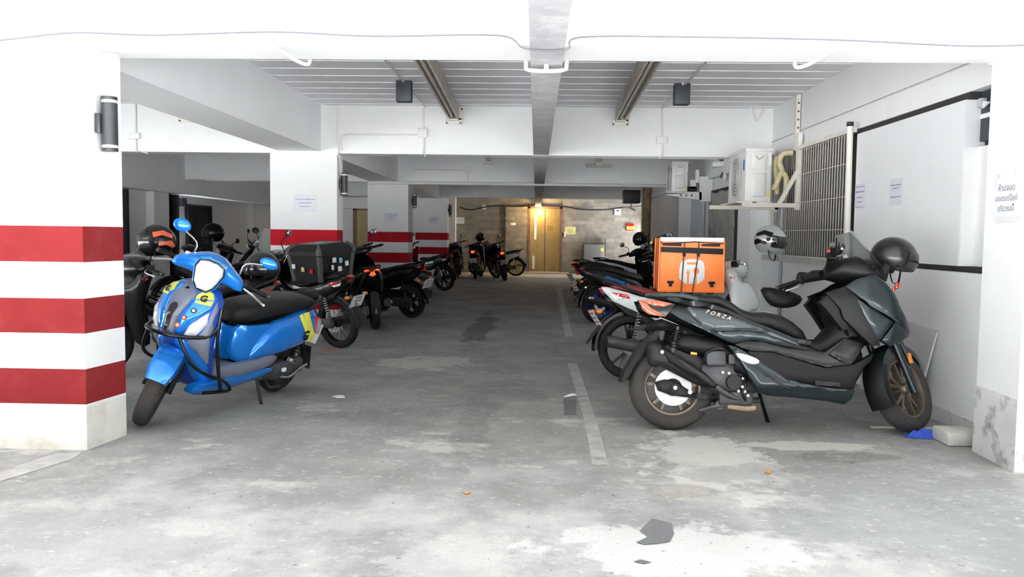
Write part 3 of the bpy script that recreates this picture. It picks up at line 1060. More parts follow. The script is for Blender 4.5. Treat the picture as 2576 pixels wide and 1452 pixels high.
channel(-.93, -1.05, 'brown steel channel under the ceiling left of the middle beam')
channel(.90, 1.02, 'brown steel channel under the ceiling right of the middle beam')
channel(-4.50, -4.42, 'brown steel channel in the left bay beyond the grey beam')
for x, lab in ((-.96, 'left'), (1.2, 'right')):
    o = thing('beam_bracket', 'small steel bracket on the far grey beam, %s of the middle beam' % lab, 'bracket', (x, 15.95, 2.7))
    g(RUST).box((-.05, .0, -.02), (.05, -.12, .1)).build('stub', o, smooth=False)
    g(CREAM).box((-.08, -.01, -.06), (.08, -.14, -.015)).build('plate', o, smooth=False)


def speaker(x, y, label):
    o = thing('ceiling_speaker', label, 'speaker', (x, y, 2.64), group='black boxes hung from the ceiling')
    g(DKBOX).box((-.08, -.06, 0), (.08, .06, .215), .006).build('box', o)
    g(CONDU).cyl((0, -.062, .195), (0, -.062, .225), .012).build('clip', o)
    return o


speaker(-1.405, 8.6, 'black box hung from the ceiling left of the middle beam')
speaker(1.495, 8.65, 'black box hung from the ceiling right of the middle beam')


def conduit(label, pts, boxes, r=.011, branch=None):
    o = thing('conduit', label, 'conduit', group='conduit runs with junction boxes')
    g(CONDU).tube(pts, r, 8, smooth=0).build('pipe', o)
    for (bx, by, bz, w, h) in boxes:
        g(CONDU).box((bx - w / 2, by - .035, bz - h / 2), (bx + w / 2, by, bz + h / 2), .005).build('junction_box', o)
    if branch:
        g(CONDU).tube(branch, r, 8, smooth=0).build('branch_pipe', o)
    return o


yb = 10.232
conduit('white conduit running past the left black box and down the white cross beam', [(-1.405, 4.9, 2.845), (-1.405, 10.22, 2.845), (-1.43, yb, 2.84), (-1.43, yb, 2.28), (-1.41, yb + .05, 2.243)], [(-1.44, yb + .005, 2.525, .115, .115)], branch=[(-1.5, yb, 2.5), (-2.40, yb, 2.5), (-2.47, yb, 2.47), (-2.47, yb, 2.29)])
conduit('white conduit running past the right black box and down the white cross beam', [(1.50, 4.9, 2.845), (1.53, 10.22, 2.845), (1.535, yb, 2.84), (1.545, yb, 2.28), (1.52, yb + .05, 2.243)], [(1.535, yb + .005, 2.46, .13, .085)])
conduit('white conduit with a flat box on the cross beam of the left bay', [(-5.08, 10.22, 2.85), (-5.08, yb, 2.84), (-5.08, yb, 2.28), (-4.95, yb + .05, 2.243)], [(-5.09, yb + .005, 2.455, .13, .075)])
conduit('white conduit from the ceiling down to the lamp on the second pillar', [(-2.508, yb, 2.85), (-2.508, yb, 2.245), (-2.50, 10.30, 2.2), (-2.50, 10.36, 2.0)], [])
conduit('thin conduit with a square box on the far grey beam', [(-2.42, 15.945, 2.53), (-1.35, 15.945, 2.53), (-1.35, 15.945, 2.29)], [(-1.35, 15.95, 2.53, .115, .105)])
t = g(WBAG).box((1.49, 15.92, 2.45), (1.61, 15.95, 2.52)).build('beam_box', smooth=False)
tag(t, 'white plate on the far grey beam right of the strip light', 'box')
o = thing('strip_light', 'dusty strip light on the far grey beam right of the middle beam', 'strip light', (1.19, 15.9, 0))
g(mat('dusty_light_case', (.45, .44, .41), .6)).box((-.25, -.06, 2.60), (.25, .02, 2.66), .008).build('case', o)
g(CREAM).box((-.06, -.03, 2.66), (.06, .05, 2.76)).build('mount', o, smooth=False)
t = g(CONDU).tube([(-3.2, 15.88, 2.24), (-3.1, 15.88, 2.262), (-1, 15.88, 2.258), (1, 15.88, 2.255), (2.5, 15.88, 2.25), (2.6, 15.9, 2.2)], .032, 10, smooth=2).build('water_pipe')
tag(t, 'long grey-white pipe running under the third cross beam', 'pipe')
# arch pipe under the front beam, stubs and wires
gg = g(CONDU).tube([(-.075, 4.9, 2.36), (-.075, 4.9, 2.27), (-.055, 4.9, 2.235), (.14, 4.9, 2.235), (.165, 4.9, 2.27), (.165, 4.9, 2.36)], .012, 10, smooth=3).cyl((.045, 4.9, 2.235), (.045, 4.9, 2.27), .014)
tag(gg.build('saddle_pipe'), 'white pipe looping under the middle beam behind the front beam', 'pipe')
gg = g(CONDU).tube([(-1.46, 4.52, 2.275), (-1.44, 4.7, 2.27), (-1.42, 4.86, 2.265), (-1.385, 4.93, 2.27), (-1.38, 4.95, 2.33)], .012, 10, smooth=3)
tag(gg.build('conduit_elbow'), 'white bent pipe under the front beam left of the middle beam', 'pipe')
gg = g(CONDU).tube([(1.60, 4.52, 2.275), (1.58, 4.7, 2.27), (1.56, 4.86, 2.265), (1.52, 4.93, 2.27), (1.52, 4.95, 2.33)], .012, 10, smooth=3)
tag(gg.build('conduit_elbow'), 'white bent pipe under the front beam at its right half', 'pipe')
gg = g(CONDU).tube([(-2.520, 4.60, 1.93), (-2.520, 4.60, 2.20), (-2.515, 4.62, 2.25), (-2.49, 4.68, 2.268), (-2.44, 4.72, 2.268)], .010, 10, smooth=3)
tag(gg.build('lamp_conduit'), 'thin white conduit rising from the lamp on the left striped pillar', 'conduit')
WIREM = mat('thin_dark_wire', (.10, .09, .11), .6)
gg = g(WIREM).tube([(-3.4, 4.47, 2.25), (-2.9, 4.47, 2.30), (-2.55, 4.47, 2.335), (-2.1, 4.47, 2.325), (-1.45, 4.47, 2.345), (-.9, 4.47, 2.325), (-.4, 4.47, 2.335), (-.17, 4.47, 2.325), (-.07, 4.47, 2.262), (.15, 4.47, 2.26), (.22, 4.47, 2.325), (.8, 4.47, 2.33), (1.6, 4.47, 2.318), (2.3, 4.47, 2.29), (2.75, 4.47, 2.31), (3.0, 4.45, 2.36)], .0045, 6, smooth=5)
tag(gg.build('front_wire'), 'thin dark wire strung along the white front beam', 'wire')
gg = g(WIREM)
for k in range(4):
    gg.tube([(2.62 + .012 * k, 4.47, 2.50), (2.60 + .02 * k, 4.46, 2.44 - .01 * k), (2.625, 4.46, 2.41), (2.60 + .03 * k, 4.47, 2.485)], .003, 5)
gg.tube([(2.62, 4.47, 2.40), (2.66, 4.47, 2.36), (2.72, 4.47, 2.30)], .0025, 5)
gg.tube([(2.71, 4.47, 2.6), (2.715, 4.47, 2.5), (2.76, 4.47, 2.42)], .003, 5)
tag(gg.build('wire_bundle'), 'small tangle of wire at the top right corner of the front beam', 'wire')
gg = g(mat('bagged_foil', (.55, .55, .53), .25, var=.3, scale=30)).tube([(2.63, 4.9, 2.29), (2.66, 4.75, 2.27), (2.72, 4.6, 2.28), (2.80, 4.50, 2.27), (2.9, 4.48, 2.27)], [.012, .022, .02, .022, .012], 8)
tag(gg.build('wrapped_pipe'), 'crinkled wrapped pipe at the top of the right-hand column', 'pipe')
# crack line and hook on the right beam
gg = g(mat('crack_grey', (.36, .36, .36), .9, var=.3, scale=20))
gg.box((2.884, 4.9, 2.440), (2.8885, 10.2, 2.453))
struct('trim_4', gg, label='crack line along the right beam')
t = g(BLACKG).tube([(2.9, 5.72, 2.64), (2.87, 5.72, 2.60), (2.87, 5.75, 2.57)], .012, 6).build('hook')
tag(t, 'small black hook on the right beam near the opening', 'hook')
o = thing('clamp_fitting', 'small blue-grey fitting at the top of the louvre opening beside the column', 'fitting', (2.935, 5.50, 2.17))
g(CONDG).box((-.015, .02, -.03), (.025, .07, .03), .005).build('body', o)
g(WBAG).prism([(0, 0), (.09, .03), (.015, .045)], lambda u, v, d_: (-.01 + d_, .02 - u, -.04 + v), 0, .015).build('wing', o, smooth=False)

# ---- air conditioner on its wall bracket
def ac_unit(name, label, x0, x1, y0, y1, z0, z1):
    o = thing(name, label, 'air conditioner', ((x0 + x1) / 2, (y0 + y1) / 2, z0), group='outdoor air conditioner units on brackets')
    w, d, h = (x1 - x0) / 2, (y1 - y0) / 2, z1 - z0
    g(ACW).box((-w, -d, 0), (w, d, h), .012).build('casing', o)
    gg = g(ACW).box((-w - .01, -d - .01, h - .03), (w + .01, d + .01, h + .005), .008)
    gg.build('top_cover', o)
    gg = g(ACW)
    gg.skin([(-w * .55, .05), (w * .62, .05), (w * .62, h * .55), (-w * .4, h * .55), (-w * .55, h * .52)], lambda u, v, hh: (u, -d - .006 - hh, v), .02, .03, .03)
    gg.skin([(-w * .55, h * .60), (w * .62, h * .57), (w * .62, h * .92), (-w * .55, h * .92)], lambda u, v, hh: (u, -d - .006 - hh, v), .014, .02, .03)
    gg.build('service_cover', o)
    gg = g(mat('ac_shadow_slot', (.42, .42, .41), .6))
    gg.tube([(-w * .3, -d - .021, h * .86), (0, -d - .021, h * .80), (w * .35, -d - .021, h * .86)], .008, 6)
    gg.build('hand_grip', o)
    gg = g(mat('ac_grille', (.28, .28, .28), .6)).lathe([(0, -w - .002), (.23, -w - .002)], (0, .03, h * .5), 'x', 32)
    for rr in (.06, .10, .14, .18, .22, .25):
        gg.m(ACW).lathe([(rr - .006, -w - .01), (rr, -w - .014), (rr + .006, -w - .01)], (0, .03, h * .5), 'x', 32)
    gg.build('fan_grille', o)
    g(mat('warning_label', (.75, .55, .08), .5)).box((w * .72, -d - .003, .06), (w * .92, -d - .001, .10)).build('warning_label', o, smooth=False)
    g(WBAG).box((w * .74, -d - .003, h * .68), (w * .98, -d - .001, h * .92)).build('data_label', o, smooth=False)
    g(mat('blue_badge', (.05, .10, .4), .4)).box((-w - .004, -d + .04, h * .6), (-w - .001, -d + .10, h * .8)).build('badge', o, smooth=False)
    return o


ac_unit('air_conditioner', 'large off-white outdoor air conditioner unit on the right wall bracket', 2.27, 2.55, 9.0, 9.78, 1.66, 2.235)
gg = g(CREAM).box((2.24, 8.97, 1.60), (2.86, 9.02, 1.645)).box((2.815, 8.96, 1.575), (2.86, 9.03, 2.40)).box((2.84, 9.14, 2.22), (2.885, 9.20, 2.84))
gg.box((2.05, 9.74, 1.60), (2.86, 9.80, 1.645)).box((2.815, 9.74, 1.575), (2.86, 9.80, 2.3))
gg.prism([(2.62, 1.645), (2.67, 1.645), (2.845, 1.98), (2.82, 2.02)], lambda u, v, d: (u, d, v), 8.975, 9.015)
gg.box((2.18, 8.99, 1.645), (2.35, 9.78, 1.66)).box((2.4, 8.99, 1.645), (2.55, 9.78, 1.66))
o = gg.build('wall_bracket', smooth=False)
tag(o, 'cream angle-iron bracket carrying the large air conditioner', 'bracket')
gg = g(DKBOX)
for k in range(6):
    gg.cyl((2.862, 9.135, 2.30 + k * .09), (2.862, 9.13, 2.30 + k * .09), .011, n=8)
gg.build('bolt_holes', o)
gg = G().m(INSUL)
gg.tube([(2.60, 9.1, 1.80), (2.63, 9.08, 1.86), (2.68, 9.08, 1.98), (2.74, 9.1, 1.93), (2.75, 9.12, 1.8), (2.74, 9.14, 1.68)], .03, 8)
gg.tube([(2.80, 9.1, 2.2), (2.70, 9.1, 2.19), (2.66, 9.1, 2.10), (2.70, 9.11, 2.0), (2.72, 9.13, 1.95)], .03, 8)
gg.tube([(2.64, 9.14, 2.16), (2.63, 9.14, 2.05), (2.65, 9.15, 1.9), (2.66, 9.15, 1.75)], .026, 8)
t = gg.build('insulated_pipes')
tag(t, 'yellowed insulated pipes coiled between the air conditioner and the bars', 'pipe')
o = ac_unit('air_conditioner', 'smaller grey outdoor unit on a bracket deeper along the right wall', 2.29, 2.56, 14.0, 14.5, 2.045, 2.545)
gg = g(ACW).prism([(2.15, 1.99), (2.80, 2.03), (2.80, 1.90)], lambda u, v, d: (u, d, v), 13.98, 14.02).box((2.2, 13.98, 2.02), (2.80, 14.5, 2.04)).box((2.76, 13.98, 1.88), (2.98, 14.04, 2.3))
t = gg.build('wall_bracket', smooth=False)
tag(t, 'white triangular bracket under the smaller outdoor unit', 'bracket')
gg = g(DKBOX)
for k in range(3):
    gg.cyl((2.45 + k * .09, 13.975, 1.98), (2.45 + k * .09, 13.99, 1.98), .018, n=8)
gg.build('bolt_holes', t)
gg = g(CONDU).box((2.70, 14.05, 2.2), (2.76, 14.15, 2.42)).box((2.62, 14.1, 2.1), (2.72, 14.2, 2.25)).m(BLACKG).box((2.6, 14.1, 2.06), (2.74, 14.25, 2.14))
tag(gg.build('valve_box', smooth=False), 'cluster of pale valves and a black fitting right of the smaller outdoor unit', 'valve')
o = thing('security_camera', 'small white security camera high on the right wall', 'camera', (2.95, 12.9, 2.46))
g(DKBOX).box((-.10, -.04, -.0), (.03, .06, .14), .01).build('mount', o)
g(WBAG).loft([(-.22, -.05, .04, .04), (-.18, -.05, .05, .05), (.0, -.03, .05, .05), (.03, -.03, .03, .03)], 14).build('body', o)
o = thing('wall_bell', 'round pale fitting with a dark wire below the security camera', 'fitting', (2.94, 12.9, 2.22))
g(CREAM).lathe([(0, -.03), (.06, -.03), (.07, .0), (0, .02)], (0, 0, 0), 'x', 16).build('body', o)
g(BLACKG).tube([(-.03, -.02, .08), (-.05, .02, .04), (-.06, .03, -.02)], .012, 6).build('wire', o)
t = g(CONDU).tube([(2.62, 10.2, 2.86), (2.66, 10.2, 2.74), (2.69, 10.2, 2.70), (2.72, 10.2, 2.76), (2.78, 10.2, 2.86)], .012, 8).build('hanging_cable_loop')
tag(t, 'white cable loop hanging at the top of the right rear column', 'cable')

# ================================================================ MOTORCYCLES
def lerp(tab, x):
    if x <= tab[0][0]:
        return tab[0][1]
    for (a, b), (c, d) in zip(tab, tab[1:]):
        if x <= c:
            return b + (d - b) * (x - a) / (c - a)
    return tab[-1][1]


def side_map(tab, s, ztab=None):
    """Panel map for a body side: half-width from tab by length, s = +1 left / -1 right."""
    return lambda u, v, h: (u, s * (lerp(tab, u) + (lerp(ztab, v) if ztab else 0) + h), v)


SHARP = [50]


def both(name, material, poly, tab, parent, h=.015, edge=.03, step=.026, back=.012, ch=1, ztab=None):
    out = []
    for s in (-1, 1):
        out.append(g(material).skin(poly, side_map(tab, s, ztab), h, edge, step, back, ch).build(name, parent, sharp=SHARP[0]))
    return out


def steering(px, pz, rake, angle):
    ax = Vector((-math.sin(math.radians(rake)), 0, math.cos(math.radians(rake))))
    T = Matrix.Translation((px, 0, pz))
    return T @ Matrix.Rotation(math.radians(angle), 4, ax) @ T.inverted()


def tire_profile(r, rr, w):
    h = r - rr
    half = [(rr - .004, -w * .34), (rr + h * .22, -w * .46), (rr + h * .52, -w * .5), (rr + h * .78, -w * .43), (rr + h * .93, -w * .28), (r, -w * .08)]
    return half + [(a, -b) for a, b in reversed(half)]


def make_wheel(name, root, x, r, rr, w, rimm, style='alloy', M=None, tm=None, disc=None, discside=-1, n=40, spokes=5, hub=None):
    c = (x, 0, r)
    rim = g(rimm)
    rw = w * .36
    rim.lathe([(rr, -rw), (rr - .012, -rw * .9), (rr - .02, -rw * .5), (rr - .02, rw * .5), (rr - .012, rw * .9), (rr, rw), (rr - .003, rw * .6), (rr - .003, -rw * .6)], c, 'y', n, closed=True)
    hr = hub or .045
    rim.lathe([(0, -rw * 1.1), (hr * .7, -rw * 1.1), (hr, -rw * .7), (hr, rw * .7), (hr * .7, rw * 1.1), (0, rw * 1.1)], c, 'y', 18)
    if style == 'alloy':
        for k in range(spokes):
            for da in (-.13, .13):
                a0 = 2 * math.pi * k / spokes + .3
                p0 = Vector((math.cos(a0) * hr * .7, 0, math.sin(a0) * hr * .7))
                a1 = a0 + da * 1.6
                p1 = Vector((math.cos(a1) * (rr - .015), 0, math.sin(a1) * (rr - .015)))
                d = (p1 - p0)
                t = Vector((-d.z, 0, d.x)).normalized()
                vs = []
                for p, wd, th in ((p0, .013, rw * .55), (p1, .009, rw * .4)):
                    for sx, sy in ((-1, -1), (1, -1), (1, 1), (-1, 1)):
                        q = p + t * wd * sx
                        vs.append((q.x + x, sy * th, q.z + r))
                rim.add(vs, [(0, 1, 2, 3), (7, 6, 5, 4), (0, 4, 5, 1), (1, 5, 6, 2), (2, 6, 7, 3), (3, 7, 4, 0)])
    elif style == 'wire':
        for k in range(18):
            a0 = 2 * math.pi * k / 18
            a1 = a0 + (.35 if k % 2 else -.35)
            s = 1 if k % 2 else -1
            rim.cyl((x + math.cos(a0) * hr, s * rw * .9, r + math.sin(a0) * hr), (x + math.cos(a1) * (rr - .01), 0, r + math.sin(a1) * (rr - .01)), .0022, n=5, caps=False)
    wobj = rim.build(name, root, M)
    g(tm or RUB).lathe(tire_profile(r, rr, w), c, 'y', n).build('tire', wobj, M, sharp=60)
    if disc:
        y = discside * (rw + .012)
        dd = g(DISC)
        dd.lathe([(disc * .48, y), (disc, y), (disc, y + discside * .005), (disc * .48, y + discside * .005)], c, 'y', 32, closed=True)
        dd.build('brake_disc', wobj, M)
    return wobj


def fender(name, root, x, z, r, w, a0, a1, material, M=None, n=18, depth=.03, tip=.6, thick=.004):
    """An arched mudguard swept round a wheel centre from angle a0 to a1 (degrees, from straight ahead over the top)."""
    gg = g(material)
    vs, fs = [], []
    prof = [(-1, -depth), (-.92, -.006), (-.6, .006), (0, .012), (.6, .006), (.92, -.006), (1, -depth)]
    k = len(prof)
    for lay in (0, 1):
        for i in range(n + 1):
            t = i / n
            a = math.radians(a0 + (a1 - a0) * t)
            ww = w * (1 - (1 - tip) * max(0, 1 - t / .25) ** 2)
            for (py, pr) in prof:
                rad = r + pr - lay * thick
                vs.append((x + math.cos(a) * rad, py * (ww - lay * thick), z + math.sin(a) * rad))
    m_ = (n + 1) * k
    for i in range(n):
        for j2 in range(k - 1):
            q = (i * k + j2, i * k + j2 + 1, (i + 1) * k + j2 + 1, (i + 1) * k + j2)
            fs.append(q)
            fs.append(tuple(m_ + v for v in reversed(q)))
    for i in range(n):
        for j2 in (0, k - 1):
            fs.append((i * k + j2, (i + 1) * k + j2, m_ + (i + 1) * k + j2, m_ + i * k + j2))
    for i in (0, n):
        for j2 in range(k - 1):
            fs.append((i * k + j2, i * k + j2 + 1, m_ + i * k + j2 + 1, m_ + i * k + j2))
    gg.add(vs, fs)
    return gg.build(name, root, M)


def spring_shock(name, root, p0, p1, r=.026, turns=9, material=None):
    p0, p1 = Vector(p0), Vector(p1)
    d = p1 - p0
    t = d.normalized()
    u = t.orthogonal().normalized()
    v = t.cross(u)
    gg = g(ALUD).cyl(p0, p1, .010, n=10).cyl(p0 + d * .62, p1, .017, n=12)
    o = gg.build(name, root)
    pts = [p0 + d * (.08 + .72 * i / (turns * 8)) + (u * math.cos(i * math.pi / 4) + v * math.sin(i * math.pi / 4)) * r for i in range(turns * 8 + 1)]
    g(material or BLKM).tube(pts, .0055, 6, smooth=0).build('spring', o)
    return o


def mirror(root, base, knee, head, size, material, M, glassback=True, stemm=None):
    o = g(stemm or BLK).tube([base, knee, head], .006, 8, smooth=3).build('mirror_stem', root, M)
    hx, hy, hz = head
    R_ = Matrix.Rotation(math.radians(-8), 4, 'Y')
    h = g(material).ball((hx, hy, hz + size[2] * .4), size, R_, 18, 10).build('mirror_head', o, M)
    g(MIRG).ball((hx - size[0] * .62, hy, hz + size[2] * .4), (size[0] * .42, size[1] * .88, size[2] * .86), R_, 18, 8).build('mirror_glass', h, M)
    return o


def handlebar(root, M, cx, cz, half, back, drop=0.0, gripm=None, levers=True):
    for s in (1, -1):
        b = g(BLK).tube([(cx + .02, s * .03, cz - .02), (cx, s * .12, cz), (cx - back * .5, s * (half - .13), cz - drop * .5)], .012, 8).build('handlebar', root, M)
        g(gripm or BLKM).tube([(cx - back * .5, s * (half - .13), cz - drop * .5), (cx - back, s * half, cz - drop)], .017, 10, smooth=0).build('grip', b, M)
        g(ALUD).cyl((cx - back, s * half, cz - drop), (cx - back * 1.1, s * (half + .02), cz - drop), .016, n=10).build('bar_end', b, M)
        g(BLK).box((cx - back * .5 - .025, s * (half - .16) - .022, cz - drop * .5 - .025), (cx - back * .5 + .03, s * (half - .16) + .022, cz - drop * .5 + .03), .008).build('switch_box', b, M)
        if levers:
            g(ALU).tube([(cx - back * .5 + .03, s * (half - .15), cz - drop * .5), (cx - back * .6 + .065, s * (half - .08), cz - drop * .6 - .006), (cx - back + .05, s * (half + .01), cz - drop - .018)], [.006, .0065, .005, .008], 8).build('brake_lever', b, M)


def number_plate(root, c, w, h, M, face=PLATE, lines=None, border=None):
    """A plate facing backwards (-x), tipped by M."""
    o = g(face).box((c[0] - .003, c[1] - w / 2, c[2] - h / 2), (c[0], c[1] + w / 2, c[2] + h / 2)).build('number_plate', root, M, smooth=False)
    if border:
        gg = g(border)
        for a, b in (((-w / 2, -h / 2), (w / 2, -h / 2 + .006)), ((-w / 2, h / 2 - .006), (w / 2, h / 2)), ((-w / 2, -h / 2), (-w / 2 + .006, h / 2)), ((w / 2 - .006, -h / 2), (w / 2, h / 2))):
            gg.box((c[0] - .0045, c[1] + a[0], c[2] + a[1]), (c[0] - .003, c[1] + b[0], c[2] + b[1]))
        gg.build('plate_border', o, M, smooth=False)
    T = Matrix.Translation((c[0] - .004, c[1], c[2])) @ Matrix(((0, 0, -1, 0), (-1, 0, 0, 0), (0, 1, 0, 0), (0, 0, 0, 1)))
    if lines:
        for (body, dy, sz) in lines:
            text('plate_lettering', body, sz, INKD, o, M @ T @ Matrix.Translation((0, dy, 0)), bold=.0008)
    else:
        gg = g(INK)
        for dz, ww in ((.05, .07), (0, .08), (-.045, .075)):
            gg.box((c[0] - .0045, -ww + c[1], c[2] + dz * h / .172 - .008), (c[0] - .003, ww + c[1], c[2] + dz * h / .172 + .010))
        gg.build('plate_lines', o, M, smooth=False)
    return o


# ---------------------------------------------------------------- helmets
def helmet(name, label, loc, rot, base, style='open', r=.128, accent=None, visor=None, cat='helmet', buckle=None):
    """style 'open' = jet helmet with visor, 'full' = full-face with chin bar. Faces +x, origin at the head centre."""
    o = thing(name, label, cat, loc, rot, 'helmets left on the motorbikes')
    n, k = 40, 26
    vs, fs, mi = [], [], []

    def P(i, jj, rad=1.0):
        th = math.pi * i / k
        ph = 2 * math.pi * jj / n
        x = math.sin(th) * math.cos(ph) * r * 1.14
        y = math.sin(th) * math.sin(ph) * r * .98
        z = math.cos(th) * r * 1.08
        if z < 0:
            f = 1 - .12 * (-z / r) ** 1.5
            x *= f
            y *= f
        if z < -.3 * r and x > 0:
            x *= 1.06 if style == 'full' else .96
        return Vector((x * rad, y * rad, z * rad))

    def kept(i, jj):
        th = math.pi * (i + .5) / k
        ph = 2 * math.pi * (jj + .5) / n
        ph = ph if ph < math.pi else ph - 2 * math.pi
        zz = math.cos(th)
        if zz < -.82:
            return False
        if style == 'full':
            return not (abs(ph) < 1.12 and -.32 < zz < .36)
        if abs(ph) < 1.15 and zz < .36:
            return False
        if zz < -.50 and abs(ph) < 1.5:
            return False
        return True
    gg = g(base)
    inner = g(BLKM)
    for lay, G_ in ((1.0, gg), (.90, inner)):
        vv, ff = [], []
        for i in range(k + 1):
            for jj in range(n):
                vv.append(P(i, jj, lay))
        for i in range(k):
            for jj in range(n):
                if kept(i, jj):
                    ff.append((i * n + jj, (i + 1) * n + jj, (i + 1) * n + (jj + 1) % n, i * n + (jj + 1) % n))
        G_.add(vv, ff)
    bm_faces = gg.f
    gg.build('shell', o, sharp=70)
    inner.build('lining', o, sharp=70)
    # visor
    vv, ff = [], []
    lo, hi = (-.34, .40) if style == 'full' else (-.42, .40)
    a, b = 14, 8
    for i in range(b + 1):
        zz = lo + (hi - lo) * i / b
        for jj in range(a + 1):
            ph = -1.22 + 2.44 * jj / a
            s_ = math.sqrt(max(.02, 1 - zz * zz)) * 1.04
            vv.append((s_ * math.cos(ph) * r * 1.16, s_ * math.sin(ph) * r * 1.0, zz * r * 1.1))
    for i in range(b):
        for jj in range(a):
            ff.append((i * (a + 1) + jj, i * (a + 1) + jj + 1, (i + 1) * (a + 1) + jj + 1, (i + 1) * (a + 1) + jj))
    g(visor or DARKV).add(vv, ff).build('visor', o)
    gt = g(BLK)
    for s in (1, -1):
        gt.cyl((.02, s * r * .93, .12 * r), (.02, s * r * 1.04, .12 * r), .018, n=14)
    gt.build('visor_pivot', o)
    if accent:
        ga = g(accent)
        for s in (1, -1):
            pts = [(1.2, .55), (1.9, .62), (2.5, .30), (2.3, .12), (1.75, .35), (1.25, .25)]
            pts2 = [(1.5, -.05), (2.2, .02), (2.75, -.35), (2.4, -.42), (1.9, -.22), (1.5, -.25)]
            for pp in (pts, pts2):
                ga.skin(pp, lambda u, v, h: Vector((math.sqrt(max(.01, 1 - v * v)) * math.cos(s * u) * r * 1.14, math.sqrt(max(.01, 1 - v * v)) * math.sin(s * u) * r * .98, v * r * 1.08)) * (1.012 if v > 0 else 1.004), 0, .1, .12, 0.0, 0)
        ga.build('graphic', o)
    gs = g(BLK).tube([(.03, .1, -.08), (.05, .06, -.15), (.06, 0, -.165), (.05, -.06, -.15), (.03, -.1, -.08)], .007, 6, flat=.4)
    gs.build('chin_strap', o)
    if buckle:
        g(buckle).box((.045, -.04, -.20), (.07, -.01, -.16), .004).box((.035, -.03, -.222), (.055, -.015, -.198), .003).build('strap_buckle', o)
    return o


